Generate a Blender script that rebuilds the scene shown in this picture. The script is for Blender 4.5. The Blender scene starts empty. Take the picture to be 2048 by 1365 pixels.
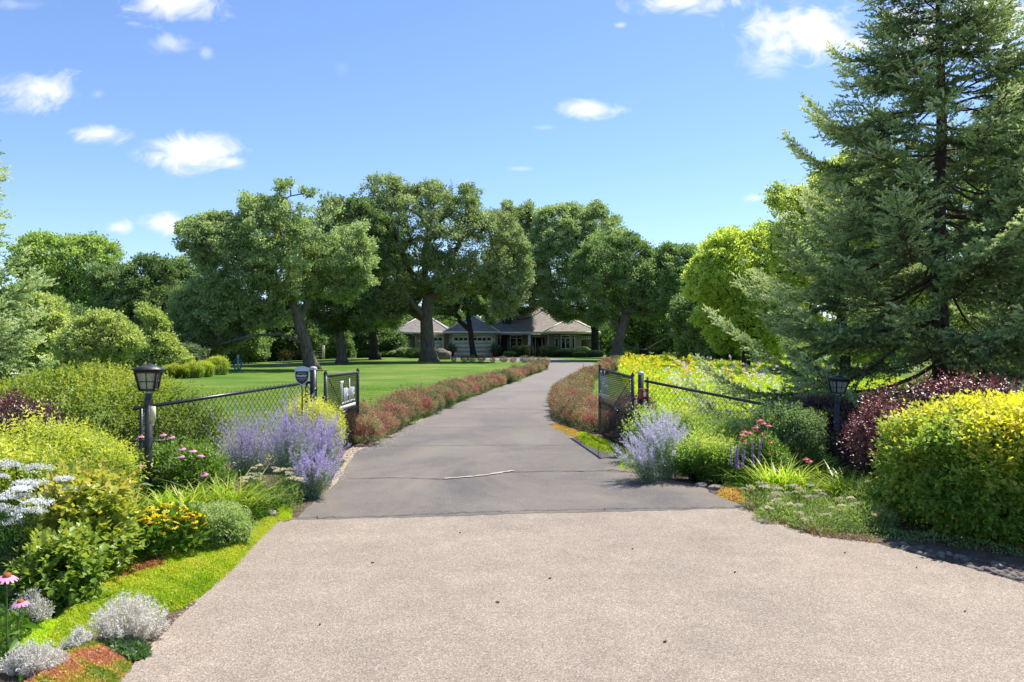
import bpy, math, random, zlib
import numpy as np
from mathutils import Vector, Matrix

rng = np.random.default_rng(12)
def seed(txt):
    global rng
    rng = np.random.default_rng(zlib.crc32(txt.encode()))
random.seed(12)
C = bpy.context.scene.collection
R_ = math.radians

# ------------------------------------------------------------------ camera
FPX, HOR, HC = 1593.0, 693.0, 1.7          # focal length in photo pixels, horizon row, eye height
cam_d = bpy.data.cameras.new('camera'); cam = bpy.data.objects.new('camera', cam_d); C.objects.link(cam)
cam_d.sensor_width = 36; cam_d.lens = 36 * FPX / 2048
cam_d.shift_y = (HOR - 682.5) / 2048
cam_d.clip_start = 0.05; cam_d.clip_end = 3000
cam.location = (0, 0, HC); cam.rotation_euler = (R_(90), 0, 0)
bpy.context.scene.camera = cam

# ------------------------------------------------------------------ sky, sun, exposure
SUN_EL, SUN_AZ = 58, 48                     # azimuth from +Y towards +X
sc = bpy.context.scene
sc.cycles.diffuse_bounces = 8; sc.cycles.max_bounces = 14
sc.view_settings.view_transform = 'Standard'; sc.view_settings.look = 'None'
sc.view_settings.exposure = 1.2; sc.view_settings.gamma = 1
world = bpy.data.worlds.new('World'); sc.world = world; world.use_nodes = True
nt = world.node_tree; nt.nodes.clear()
def wn(t, **k):
    n = nt.nodes.new(t)
    for a, b in k.items(): setattr(n, a, b)
    return n
def wmath(op, a, b=None, c=None, clamp=False):
    n = wn('ShaderNodeMath', operation=op); n.use_clamp = clamp
    for i, v in enumerate((a, b, c)):
        if v is None: continue
        if isinstance(v, (int, float)): n.inputs[i].default_value = v
        else: nt.links.new(v, n.inputs[i])
    return n.outputs[0]
sky = wn('ShaderNodeTexSky', sky_type='NISHITA'); sky.sun_disc = False
sky.sun_elevation = R_(SUN_EL); sky.sun_rotation = R_(SUN_AZ)
sky.air_density = 1.0; sky.dust_density = 0.25; sky.ozone_density = 2.2; sky.altitude = 200
bg = wn('ShaderNodeBackground'); bg.inputs[1].default_value = 0.112
tn = wn('ShaderNodeMix', data_type='RGBA', blend_type='MULTIPLY'); tn.inputs[0].default_value = 1; tn.inputs[7].default_value = (.60, .66, .79, 1)
nt.links.new(sky.outputs[0], tn.inputs[6]); nt.links.new(tn.outputs[2], bg.inputs[0])
tc = wn('ShaderNodeTexCoord'); sp = wn('ShaderNodeSeparateXYZ'); nt.links.new(tc.outputs['Generated'], sp.inputs[0])
yy = wmath('MAXIMUM', sp.outputs[1], 0.05)
u = wmath('DIVIDE', sp.outputs[0], yy); v = wmath('DIVIDE', sp.outputs[2], yy)
cb = wn('ShaderNodeCombineXYZ'); nt.links.new(u, cb.inputs[0]); nt.links.new(v, cb.inputs[1])
mp = wn('ShaderNodeMapping'); mp.inputs['Scale'].default_value = (12, 18, 1); nt.links.new(cb.outputs[0], mp.inputs[0])
nz = wn('ShaderNodeTexNoise'); nz.inputs['Scale'].default_value = 1.7; nz.inputs['Detail'].default_value = 7
nz.inputs['Roughness'].default_value = .58; nz.inputs['Distortion'].default_value = .9
nt.links.new(mp.outputs[0], nz.inputs[0])
nv = wmath('MULTIPLY', wmath('SUBTRACT', nz.outputs[0], 0.5), 3.0)
CLOUDS = [(345,8,88,42,1),(345,85,50,22,.55),(412,105,14,14,.4),(70,180,74,38,1),(195,190,16,10,.35),(205,270,52,20,.95),
          (390,305,90,36,1.1),(465,325,36,16,.8),(330,447,50,18,.95),(242,456,26,16,.9),(1180,218,62,20,.85),(1620,72,118,52,1.15),
          (1540,120,60,34,.6),(1990,40,120,80,1.0),(1512,397,24,10,.7),(1370,5,110,22,.85),(1240,50,12,6,.5),(1040,338,26,5,.4),
          (683,135,18,20,.2),(30,10,70,14,.35),(1830,60,90,60,.8),(1090,255,20,5,.3)]
acc_c = None
for (cx, cy, rx, ry, st) in CLOUDS:
    du = wmath('MULTIPLY', wmath('SUBTRACT', u, (cx-1024)/FPX), FPX/(rx*1.3))
    dv = wmath('MULTIPLY', wmath('SUBTRACT', v, (HOR-cy)/FPX), FPX/(ry*1.3))
    d2 = wmath('ADD', wmath('MULTIPLY', du, du), wmath('MULTIPLY', dv, dv))
    m = wmath('SUBTRACT', 1.0, wmath('SQRT', d2))
    m = wmath('ADD', wmath('MULTIPLY', m, 1.25), wmath('MULTIPLY', nv, .75))
    m = wmath('MULTIPLY', m, st, clamp=False)
    m = wmath('MINIMUM', wmath('MAXIMUM', m, 0), st)
    acc_c = m if acc_c is None else wmath('MAXIMUM', acc_c, m)
fac = wn('ShaderNodeMapRange', interpolation_type='SMOOTHSTEP')
fac.inputs['From Min'].default_value = 0.0; fac.inputs['From Max'].default_value = 1.05; fac.inputs['To Max'].default_value = .93
nt.links.new(wmath('MULTIPLY', acc_c, wmath('GREATER_THAN', sp.outputs[1], .1)), fac.inputs['Value'])
bgc = wn('ShaderNodeBackground'); bgc.inputs[0].default_value = (.93, .95, 1, 1); bgc.inputs[1].default_value = .52
mx = wn('ShaderNodeMixShader'); nt.links.new(fac.outputs[0], mx.inputs[0]); nt.links.new(bg.outputs[0], mx.inputs[1]); nt.links.new(bgc.outputs[0], mx.inputs[2])
wo = wn('ShaderNodeOutputWorld'); nt.links.new(mx.outputs[0], wo.inputs[0])

sun_d = bpy.data.lights.new('sun', 'SUN'); sun = bpy.data.objects.new('sun', sun_d); C.objects.link(sun)
sun_d.energy = 3.6; sun_d.angle = R_(.5); sun_d.color = (1, .955, .88)
sdir = Vector((math.sin(R_(SUN_AZ))*math.cos(R_(SUN_EL)), math.cos(R_(SUN_AZ))*math.cos(R_(SUN_EL)), math.sin(R_(SUN_EL))))
sun.rotation_euler = sdir.to_track_quat('Z', 'Y').to_euler(); sun.location = (30, 60, 60)

# ------------------------------------------------------------------ helpers: terrain and pixels
def ss(a, b, x):
    t = np.clip((x-a)/(b-a), 0, 1); return t*t*(3-2*t)
def hgt(x, y):
    return (0.42*ss(38, 85, y)*ss(-34, -10, x) - .1*ss(2.2, 3.4, x)*ss(8, 10, y)*(1-ss(18, 28, y))
            + .05*np.sin(x*.31+1)*ss(20, 40, y)*np.sin(y*.17))
def G(px, py):
    """ground point seen at a pixel of the photograph"""
    k = (px-1024)/FPX; s = (HOR-py)/FPX
    ys = np.arange(2.5, 220, .02)
    f = HC + s*ys - hgt(k*ys, ys)
    i = np.argmax(f < 0)
    if f[i] >= 0: i = len(ys)-1
    y = ys[i]; return (k*y, y, float(hgt(k*y, y)))
def PX(px, py, y): return ((px-1024)/FPX*y, y, HC+(HOR-py)/FPX*y)
def gz(x, y): return float(hgt(x, y))

# ------------------------------------------------------------------ helpers: materials
def mat_new(name):
    m = bpy.data.materials.new(name); m.use_nodes = True; n = m.node_tree; n.nodes.clear(); return m, n
def nn(n, t, **k):
    x = n.nodes.new(t)
    for a, b in k.items(): setattr(x, a, b)
    return x
def noise(n, scale, detail=4, rough=.55, vec=None, dist=0):
    x = nn(n, 'ShaderNodeTexNoise'); x.inputs['Scale'].default_value = scale; x.inputs['Detail'].default_value = detail
    x.inputs['Roughness'].default_value = rough; x.inputs['Distortion'].default_value = dist
    if vec is not None: n.links.new(vec, x.inputs[0])
    return x
def ramp(n, fac, stops):
    r = nn(n, 'ShaderNodeValToRGB'); e = r.color_ramp.elements
    e[0].position, e[0].color = stops[0][0], (*stops[0][1], 1)
    e[1].position, e[1].color = stops[-1][0], (*stops[-1][1], 1)
    for p, c in stops[1:-1]:
        q = e.new(p); q.color = (*c, 1)
    n.links.new(fac, r.inputs[0]); return r
def mixc(n, fac, a, b, bt='MIX'):
    m = nn(n, 'ShaderNodeMix', data_type='RGBA', blend_type=bt)
    for s, v_ in ((m.inputs[0], fac), (m.inputs[6], a), (m.inputs[7], b)):
        if isinstance(v_, (int, float)): s.default_value = v_
        elif isinstance(v_, tuple): s.default_value = (*v_, 1)
        else: n.links.new(v_, s)
    return m.outputs[2]
def leaf_mat(name, cols, trans=.4, rough=.5, tcol=(1.25, 1.3, .55), spec=.35, vary=0.):
    """foliage: the leaf's own pigment comes from its 'tint', light passes through it"""
    m, n = mat_new(name)
    at = nn(n, 'ShaderNodeAttribute', attribute_name='tint')
    oi = nn(n, 'ShaderNodeObjectInfo')
    k = len(cols); cols = [tuple(min(q*1.5, .5+q*.4, .84) for q in c) for c in cols]; tf_ = nn(n, 'ShaderNodeMath', operation='MULTIPLY_ADD'); n.links.new(oi.outputs['Random'], tf_.inputs[0]); tf_.inputs[1].default_value = vary
    t2_ = nn(n, 'ShaderNodeMath', operation='ADD'); n.links.new(at.outputs['Fac'], t2_.inputs[0]); n.links.new(tf_.outputs[0], t2_.inputs[1]); tf_.inputs[2].default_value = -vary/2
    r = ramp(n, t2_.outputs[0], [(i/(k-1), c) for i, c in enumerate(cols)])
    hs = nn(n, 'ShaderNodeHueSaturation')
    mr = nn(n, 'ShaderNodeMapRange'); mr.inputs['To Min'].default_value = .85; mr.inputs['To Max'].default_value = 1.18
    n.links.new(oi.outputs['Random'], mr.inputs[0]); n.links.new(mr.outputs[0], hs.inputs['Value'])
    n.links.new(r.outputs[0], hs.inputs['Color'])
    p = nn(n, 'ShaderNodeBsdfPrincipled'); p.inputs['Roughness'].default_value = rough; p.inputs['Specular IOR Level'].default_value = spec
    n.links.new(hs.outputs[0], p.inputs['Base Color'])
    t = nn(n, 'ShaderNodeBsdfTranslucent')
    mm = mixc(n, 1.0, hs.outputs[0], tcol, 'MULTIPLY'); n.links.new(mm, t.inputs[0])
    ms = nn(n, 'ShaderNodeMixShader'); ms.inputs[0].default_value = trans
    n.links.new(p.outputs[0], ms.inputs[1]); n.links.new(t.outputs[0], ms.inputs[2])
    o = nn(n, 'ShaderNodeOutputMaterial'); n.links.new(ms.outputs[0], o.inputs[0]); return m
def surf_mat(name, c1, c2, scale=6, rough=.8, bump=.3, bscale=None, metal=0, spec=.4, stretch=None, detail=5, bdist=.01):
    m, n = mat_new(name)
    g = nn(n, 'ShaderNodeNewGeometry') if stretch is None else None
    if stretch is None: vec = g.outputs['Position']
    else:
        t = nn(n, 'ShaderNodeTexCoord'); mp = nn(n, 'ShaderNodeMapping'); mp.inputs['Scale'].default_value = stretch
        n.links.new(t.outputs['Object'], mp.inputs[0]); vec = mp.outputs[0]
    a = noise(n, scale, detail, .6, vec)
    r = ramp(n, a.outputs[0], [(.3, c1), (.7, c2)])
    p = nn(n, 'ShaderNodeBsdfPrincipled'); p.inputs['Roughness'].default_value = rough; p.inputs['Metallic'].default_value = metal
    p.inputs['Specular IOR Level'].default_value = spec
    n.links.new(r.outputs[0], p.inputs['Base Color'])
    b = noise(n, bscale or scale*3, 4, .6, vec); bp = nn(n, 'ShaderNodeBump'); bp.inputs['Strength'].default_value = bump
    bp.inputs['Distance'].default_value = bdist
    n.links.new(b.outputs[0], bp.inputs['Height']); n.links.new(bp.outputs[0], p.inputs['Normal'])
    o = nn(n, 'ShaderNodeOutputMaterial'); n.links.new(p.outputs[0], o.inputs[0]); return m

M = {}
M['bark'] = surf_mat('bark_oak', (.06, .048, .036), (.22, .18, .14), 3, .9, 1.0, 7, stretch=(3, 3, .55), bdist=.06)
M['bark_dark'] = surf_mat('bark_dark', (.016, .013, .011), (.055, .045, .036), 3, .9, 1.0, 7, stretch=(3, 3, .6), bdist=.05)
M['bark_spruce'] = surf_mat('bark_spruce', (.03, .02, .014), (.10, .07, .05), 8, .9, .8, 20)
M['stem_green'] = leaf_mat('stem_green', [(.05, .09, .02), (.12, .16, .05)], .2)
M['oak'] = leaf_mat('leaf_oak', [(.09, .12, .05), (.155, .20, .085), (.24, .285, .14), (.36, .40, .24)], .5, .5, (1.0, 1.12, .62), spec=.5)
M['oak_dark'] = leaf_mat('leaf_oak_deep', [(.055, .095, .038), (.10, .155, .057), (.16, .22, .088), (.26, .32, .15)], .5, .5, (1.0, 1.12, .6), spec=.5)
M['cotton'] = leaf_mat('leaf_cottonwood', [(.15, .23, .06), (.24, .33, .10), (.32, .40, .16)], .55, .4, spec=.5)
M['yellow_tree'] = leaf_mat('leaf_yellow_green', [(.15, .20, .045), (.29, .35, .09), (.44, .48, .17)], .55, .45)
M['olive'] = leaf_mat('leaf_olive', [(.13, .17, .06), (.24, .28, .11), (.38, .40, .19)], .5)
M['grey_shrub'] = leaf_mat('leaf_grey_green', [(.06, .09, .05), (.12, .16, .09), (.22, .26, .17)], .3)
M['wood'] = leaf_mat('leaf_far_wood', [(.04, .07, .025), (.08, .13, .04), (.13, .19, .06)], .4)
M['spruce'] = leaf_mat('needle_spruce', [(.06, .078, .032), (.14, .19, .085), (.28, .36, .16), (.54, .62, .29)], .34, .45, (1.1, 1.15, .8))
M['spruce_twig'] = surf_mat('spruce_twig', (.06, .035, .02), (.14, .09, .055), 9, .9, .2)
M['hedge_l'] = leaf_mat('leaf_hedge_green', [(.05, .10, .016), (.11, .17, .026), (.2, .25, .04), (.32, .33, .055)], .48, .5, spec=.35)
M['hedge_r'] = leaf_mat('leaf_hedge_gold', [(.08, .17, .03), (.14, .22, .04), (.23, .31, .06), (.42, .37, .05), (.60, .50, .05)], .48, .5, spec=.35)
M['goldshrub'] = leaf_mat('leaf_gold_shrub', [(.055, .12, .02), (.14, .20, .03), (.30, .33, .05), (.48, .45, .07)], .42, .45)
M['dogwood'] = leaf_mat('leaf_dogwood', [(.07, .14, .025), (.15, .21, .035), (.26, .29, .05), (.38, .27, .06)], .42, .38)
M['purple'] = leaf_mat('leaf_purple', [(.035, .03, .028), (.06, .034, .036), (.085, .04, .042), (.17, .045, .04)], .16, .42, (1.2, .7, .6), spec=.6)
M['lavender'] = leaf_mat('floret_lavender', [(.27, .215, .40), (.37, .31, .53), (.48, .42, .64)], .35, .7, (1.05, .95, 1.15))
M['sage_leaf'] = leaf_mat('leaf_sage_grey', [(.12, .17, .10), (.22, .28, .17), (.36, .42, .30)], .3, .7, (1.1, 1.2, .8))
M['daylily'] = leaf_mat('leaf_daylily', [(.07, .15, .015), (.16, .26, .025), (.31, .38, .045), (.45, .42, .12)], .45, .4)
M['yarrow'] = leaf_mat('umbel_cream', [(.44, .34, .21), (.58, .48, .31), (.66, .58, .41)], .25, .8, (1, 1, .9))
M['fern'] = leaf_mat('leaf_ferny', [(.09, .15, .04), (.17, .24, .08), (.28, .33, .15)], .42)
M['fern_dark'] = leaf_mat('leaf_ferny_dark', [(.02, .065, .015), (.045, .11, .025), (.09, .16, .04)], .35)
M['white_fl'] = leaf_mat('umbel_white', [(.62, .66, .56), (.8, .82, .78)], .25, .8, (1, 1, 1))
M['sedum'] = leaf_mat('leaf_sedum', [(.13, .24, .012), (.27, .39, .02), (.45, .54, .04), (.46, .44, .08)], .45)
M['sedum_y'] = leaf_mat('leaf_sedum_yellow', [(.24, .29, .03), (.42, .44, .06), (.52, .52, .12)], .4)
M['sedum_br'] = leaf_mat('leaf_sedum_bronze', [(.10, .045, .02), (.22, .07, .035), (.26, .14, .04)], .3, .5, (1.3, .9, .6))
M['sedum_or'] = leaf_mat('leaf_sedum_orange', [(.20, .28, .04), (.42, .40, .08), (.46, .26, .10), (.50, .24, .16)], .35, .5, (1.2, 1, .6))
M['tan_litter'] = leaf_mat('dried_leaf', [(.16, .10, .05), (.3, .2, .11), (.4, .3, .18)], .2)
M['silver'] = leaf_mat('leaf_silver', [(.42, .34, .22), (.66, .61, .48), (.80, .77, .68)], .4, .8, (1, 1, .95))
M['ivy'] = leaf_mat('leaf_ivy', [(.03, .08, .025), (.10, .17, .06), (.35, .38, .2)], .3)
M['rose'] = leaf_mat('leaf_rose', [(.03, .07, .015), (.10, .15, .04), (.25, .27, .11), (.19, .10, .06), (.21, .045, .045), (.27, .095, .088)], .32, .45, (1.15, 1.05, .75), vary=.5)
M['rose_fl'] = leaf_mat('petal_rose', [(.5, .03, .06), (.75, .10, .16)], .3, .6, (1.2, .6, .7))
M['cone_pet'] = leaf_mat('petal_coneflower', [(.55, .16, .34), (.68, .32, .5)], .35, .6, (1.1, .8, 1))
M['cone_pet2'] = leaf_mat('petal_coneflower_red', [(.55, .06, .14), (.68, .14, .22)], .35, .6, (1.1, .8, 1))
M['cone'] = surf_mat('cone_orange', (.22, .05, .01), (.62, .2, .02), 200, .7, .6, 400)
M['rud_pet'] = leaf_mat('petal_yellow', [(.7, .40, .01), (.85, .58, .02)], .4, .6, (1.1, 1, .5))
M['rud_eye'] = surf_mat('flower_eye_brown', (.02, .01, .005), (.05, .02, .01), 100, .8, .4)
M['salvia'] = leaf_mat('floret_violet', [(.16, .07, .36), (.34, .2, .6)], .3, .6, (1, .8, 1.1))
M['rud_leaf'] = leaf_mat('leaf_rudbeckia', [(.03, .08, .012), (.07, .14, .02), (.13, .2, .035)], .4, .4)
M['meadow'] = leaf_mat('leaf_meadow', [(.12, .22, .02), (.24, .33, .03), (.38, .42, .05), (.50, .46, .09)], .5, .5)
M['meadow_fl'] = leaf_mat('meadow_blossom', [(.8, .52, .02), (.85, .6, .04), (.72, .72, .6), (.62, .35, .5)], .3, .7, (1, 1, .8))
M['grass'] = leaf_mat('blade_grass', [(.07, .15, .015), (.14, .23, .03), (.27, .29, .07), (.42, .37, .17)], .4, .5)
M['perennial'] = leaf_mat('leaf_perennial', [(.05, .12, .02), (.12, .21, .04), (.24, .34, .07), (.45, .46, .12)], .42)
M['lavender_pale'] = leaf_mat('floret_pale', [(.32, .29, .42), (.42, .39, .53), (.52, .49, .62)], .35, .7, (1.05, 1, 1.1))
M['hosta'] = leaf_mat('leaf_hosta', [(.05, .12, .03), (.13, .22, .06), (.3, .36, .15)], .35)
M['box'] = leaf_mat('leaf_clipped', [(.04, .075, .018), (.10, .14, .035), (.24, .26, .09)], .3)

M['black_metal'] = surf_mat('black_metal', (.012, .012, .014), (.03, .03, .034), 30, .32, .12, 60, spec=.6)
M['lamp_black'] = surf_mat('weathered_black_paint', (.008, .008, .009), (.06, .058, .055), 14, .45, .25, 40, spec=.5)
M['wire'] = surf_mat('black_wire', (.012, .012, .012), (.025, .025, .025), 30, .4, 0)
M['white_metal'] = surf_mat('white_cut_metal', (.66, .68, .72), (.8, .8, .82), 12, .4, .05)
M['sign_grey'] = surf_mat('grey_metal', (.26, .3, .36), (.4, .44, .5), 12, .4, .05)
M['cream_plastic'] = surf_mat('cream_plastic', (.6, .54, .38), (.68, .62, .46), 20, .5, .05)
M['cap'] = surf_mat('grey_cap', (.3, .32, .34), (.5, .52, .55), 20, .4, .1)
M['shield_blue'] = surf_mat('shield_pale_blue', (.52, .6, .66), (.58, .66, .72), 10, .5, 0)
M['shield_black'] = surf_mat('shield_black', (.02, .02, .03), (.03, .03, .04), 10, .4, 0)
M['red_box'] = surf_mat('red_box', (.32, .02, .02), (.42, .035, .03), 30, .5, .1)
M['cedar'] = surf_mat('cedar', (.22, .10, .05), (.34, .17, .09), 20, .7, .2)
M['paper'] = surf_mat('white_label', (.7, .7, .68), (.78, .78, .76), 20, .6, 0)
M['stone'] = surf_mat('stone', (.16, .13, .11), (.42, .36, .3), 9, .85, .6, 30)
M['stone_dark'] = surf_mat('dark_stone', (.07, .06, .05), (.24, .21, .18), 12, .85, .6, 30)
M['boulder'] = surf_mat('boulder', (.07, .06, .05), (.24, .20, .17), 1.6, .85, .8, 5, bdist=.06)
M['gravel'] = surf_mat('gravel', (.26, .18, .11), (.55, .44, .33), 60, .9, 1, 150)
M['terracotta'] = surf_mat('red_pot', (.3, .03, .02), (.42, .06, .04), 10, .5, .1)
M['blue_hose'] = surf_mat('blue_hose', (.01, .16, .32), (.02, .26, .45), 10, .5, .1)
M['post_wood'] = surf_mat('pale_post_wood', (.4, .34, .24), (.55, .48, .36), 10, .8, .3)
M['white_wood'] = surf_mat('white_painted_wood', (.6, .56, .48), (.74, .7, .62), 6, .6, .1)

# glass panels of the lamps: streaked seedy glass
m, n = mat_new('streaked_glass')
t = nn(n, 'ShaderNodeTexCoord'); mp_ = nn(n, 'ShaderNodeMapping'); mp_.inputs['Scale'].default_value = (26, 26, 5)
n.links.new(t.outputs['Object'], mp_.inputs[0]); a = noise(n, 2.2, 6, .6, mp_.outputs[0], 1.2)
r = ramp(n, a.outputs[0], [(.3, (.42, .36, .26)), (.45, (.7, .67, .58)), (.7, (.78, .77, .70))])
p = nn(n, 'ShaderNodeBsdfPrincipled'); p.inputs['Roughness'].default_value = .25; n.links.new(r.outputs[0], p.inputs['Base Color'])
tl = nn(n, 'ShaderNodeBsdfTranslucent'); n.links.new(r.outputs[0], tl.inputs[0])
ms = nn(n, 'ShaderNodeMixShader'); ms.inputs[0].default_value = .5; n.links.new(p.outputs[0], ms.inputs[1]); n.links.new(tl.outputs[0], ms.inputs[2])
o = nn(n, 'ShaderNodeOutputMaterial'); n.links.new(ms.outputs[0], o.inputs[0]); M['lampglass'] = m

def plain(name, col, rough=.5, metal=0, spec=.5):
    m, n = mat_new(name); p = nn(n, 'ShaderNodeBsdfPrincipled')
    p.inputs['Base Color'].default_value = (*col, 1); p.inputs['Roughness'].default_value = rough; p.inputs['Metallic'].default_value = metal
    p.inputs['Specular IOR Level'].default_value = spec
    nz_ = noise(n, 40, 3); bp = nn(n, 'ShaderNodeBump'); bp.inputs['Strength'].default_value = .05; n.links.new(nz_.outputs[0], bp.inputs['Height'])
    n.links.new(bp.outputs[0], p.inputs['Normal'])
    o = nn(n, 'ShaderNodeOutputMaterial'); n.links.new(p.outputs[0], o.inputs[0]); return m
M['pane'] = plain('window_pane', (.015, .02, .02), .08, 0, .8)
M['door_black'] = plain('black_door', (.012, .012, .015), .3)

def ground_mat(kind):
    m, n = mat_new(kind); g = nn(n, 'ShaderNodeNewGeometry'); P_ = g.outputs['Position']
    p = nn(n, 'ShaderNodeBsdfPrincipled'); p.inputs['Specular IOR Level'].default_value = .2
    bp = nn(n, 'ShaderNodeBump')
    if kind == 'lawn':
        big = noise(n, .22, 4, .6, P_, .4); mid = noise(n, 1.6, 5, .6, P_); fin = noise(n, 38, 4, .7, P_)
        mp2 = nn(n, 'ShaderNodeMapping'); mp2.inputs['Rotation'].default_value = (0, 0, R_(14)); n.links.new(P_, mp2.inputs[0])
        wv = nn(n, 'ShaderNodeTexWave'); wv.inputs['Scale'].default_value = .34; wv.inputs['Distortion'].default_value = 1.5
        wv.bands_direction = 'Y'; n.links.new(mp2.outputs[0], wv.inputs[0])
        a = ramp(n, big.outputs[0], [(.34, (.07, .155, .012)), (.48, (.125, .215, .02)), (.58, (.19, .25, .04)), (.7, (.27, .28, .08))]).outputs[0]
        sy = nn(n, 'ShaderNodeSeparateXYZ'); n.links.new(P_, sy.inputs[0])
        mr = nn(n, 'ShaderNodeMapRange'); mr.inputs['From Min'].default_value = 30; mr.inputs['From Max'].default_value = 13
        n.links.new(sy.outputs[1], mr.inputs[0])
        mm = nn(n, 'ShaderNodeMath', operation='MULTIPLY'); n.links.new(mr.outputs[0], mm.inputs[0])
        r2 = ramp(n, mid.outputs[0], [(.38, (0, 0, 0)), (.66, (1, 1, 1))]); n.links.new(r2.outputs[0], mm.inputs[1])
        a = mixc(n, mm.outputs[0], a, (.30, .25, .10))
        w2 = nn(n, 'ShaderNodeMath', operation='MULTIPLY'); n.links.new(wv.outputs[0], w2.inputs[0]); w2.inputs[1].default_value = .6
        a = mixc(n, w2.outputs[0], a, (.055, .135, .012))  # mowing bands deepened in colour to stand for the trees' shadows
        f = ramp(n, fin.outputs[0], [(.3, (.6, .6, .6)), (.7, (1.3, 1.3, 1.3))]).outputs[0]
        a = mixc(n, 1.0, a, f, 'MULTIPLY'); n.links.new(a, p.inputs['Base Color'])
        p.inputs['Roughness'].default_value = .9; n.links.new(fin.outputs[0], bp.inputs['Height']); bp.inputs['Strength'].default_value = .8; bp.inputs['Distance'].default_value = .05
    elif kind == 'soil':
        a_ = noise(n, 5, 6, .7, P_); f = noise(n, 70, 4, .7, P_)
        a = ramp(n, a_.outputs[0], [(.3, (.06, .04, .028)), (.7, (.2, .145, .10))]).outputs[0]
        b = ramp(n, f.outputs[0], [(.35, (.5, .5, .5)), (.65, (1.5, 1.5, 1.5))]).outputs[0]
        n.links.new(mixc(n, 1.0, a, b, 'MULTIPLY'), p.inputs['Base Color']); p.inputs['Roughness'].default_value = .95
        n.links.new(f.outputs[0], bp.inputs['Height']); bp.inputs['Strength'].default_value = 1; bp.inputs['Distance'].default_value = .02
    else:
        apron = kind == 'apron'
        vo = nn(n, 'ShaderNodeTexVoronoi'); vo.inputs['Scale'].default_value = 135 if apron else 130; n.links.new(P_, vo.inputs[0])
        big = noise(n, .55, 5, .6, P_, .3); mid = noise(n, 3.2, 5, .65, P_); fin = noise(n, 160, 3, .7, P_)
        if apron:
            st = ramp(n, vo.outputs['Color'], [(0, (.10, .078, .06)), (.2, (.22, .178, .14)), (.6, (.29, .238, .187)), (1, (.47, .40, .325))]).outputs[0]
            lo = ramp(n, big.outputs[0], [(.3, (.86, .85, .86)), (.7, (1.1, 1.09, 1.07))]).outputs[0]
        else:
            st = ramp(n, vo.outputs['Color'], [(0, (.06, .056, .052)), (.5, (.13, .12, .109)), (.9, (.172, .158, .143)), (1, (.30, .265, .215))]).outputs[0]
            lo = ramp(n, big.outputs[0], [(.3, (.85, .85, .88)), (.7, (1.2, 1.17, 1.12))]).outputs[0]
        a = mixc(n, 1.0, st, lo, 'MULTIPLY')
        ml = ramp(n, mid.outputs[0], [(.3, (.9, .9, .9)), (.7, (1.1, 1.1, 1.1))]).outputs[0]
        a = mixc(n, 1.0, a, ml, 'MULTIPLY')
        if not apron:
            # dusty, pale worn patches: stretched noise
            mp3 = nn(n, 'ShaderNodeMapping'); mp3.inputs['Scale'].default_value = (.55, .28, 1); n.links.new(P_, mp3.inputs[0])
            du = noise(n, 1.1, 5, .62, mp3.outputs[0], .6)
            dm = ramp(n, du.outputs[0], [(.42, (0, 0, 0)), (.74, (.75, .75, .75))]).outputs[0]
            a = mixc(n, dm, a, (.25, .205, .16))
            sy = nn(n, 'ShaderNodeSeparateXYZ'); n.links.new(P_, sy.inputs[0])
            mr = nn(n, 'ShaderNodeMapRange'); mr.inputs['From Min'].default_value = 10; mr.inputs['From Max'].default_value = 40; mr.inputs['To Max'].default_value = .6
            n.links.new(sy.outputs[1], mr.inputs[0]); a = mixc(n, mr.outputs[0], a, (.245, .218, .195))
        n.links.new(a, p.inputs['Base Color']); p.inputs['Roughness'].default_value = .85
        n.links.new(vo.outputs['Distance'], bp.inputs['Height']); bp.inputs['Strength'].default_value = .55; bp.inputs['Distance'].default_value = .004
    n.links.new(bp.outputs[0], p.inputs['Normal'])
    o = nn(n, 'ShaderNodeOutputMaterial'); n.links.new(p.outputs[0], o.inputs[0]); return m
for k_ in ('lawn', 'soil', 'apron', 'asphalt'): M[k_] = ground_mat(k_)

def siding(name, c, period):
    m, n = mat_new(name); g = nn(n, 'ShaderNodeNewGeometry'); sy = nn(n, 'ShaderNodeSeparateXYZ'); n.links.new(g.outputs['Position'], sy.inputs[0])
    d = nn(n, 'ShaderNodeMath', operation='DIVIDE'); n.links.new(sy.outputs[2], d.inputs[0]); d.inputs[1].default_value = period
    f = nn(n, 'ShaderNodeMath', operation='FRACT'); n.links.new(d.outputs[0], f.inputs[0])
    a = noise(n, 1.3, 4, .6, g.outputs['Position'])
    col = ramp(n, a.outputs[0], [(.3, tuple(x*.85 for x in c)), (.7, tuple(x*1.15 for x in c))]).outputs[0]
    p = nn(n, 'ShaderNodeBsdfPrincipled'); p.inputs['Roughness'].default_value = .7; n.links.new(col, p.inputs['Base Color'])
    bp = nn(n, 'ShaderNodeBump'); bp.inputs['Distance'].default_value = .03; bp.inputs['Strength'].default_value = .8; n.links.new(f.outputs[0], bp.inputs['Height'])
    n.links.new(bp.outputs[0], p.inputs['Normal'])
    o = nn(n, 'ShaderNodeOutputMaterial'); n.links.new(p.outputs[0], o.inputs[0]); return m
M['siding_brown'] = siding('siding_brown', (.40, .31, .24), .2)
M['siding_grey'] = siding('siding_grey', (.25, .235, .19), .2)
M['siding_dark'] = siding('siding_dark', (.16, .14, .115), .2)
M['garage_door'] = siding('garage_door_cream', (.86, .78, .58), .52)
M['trim'] = plain('cream_trim', (.82, .77, .66), .5)
M['shingle'] = surf_mat('roof_shingle', (.18, .155, .135), (.34, .30, .26), 2.2, .9, .8, 9, stretch=(1, 1, 3), bdist=.04)

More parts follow.
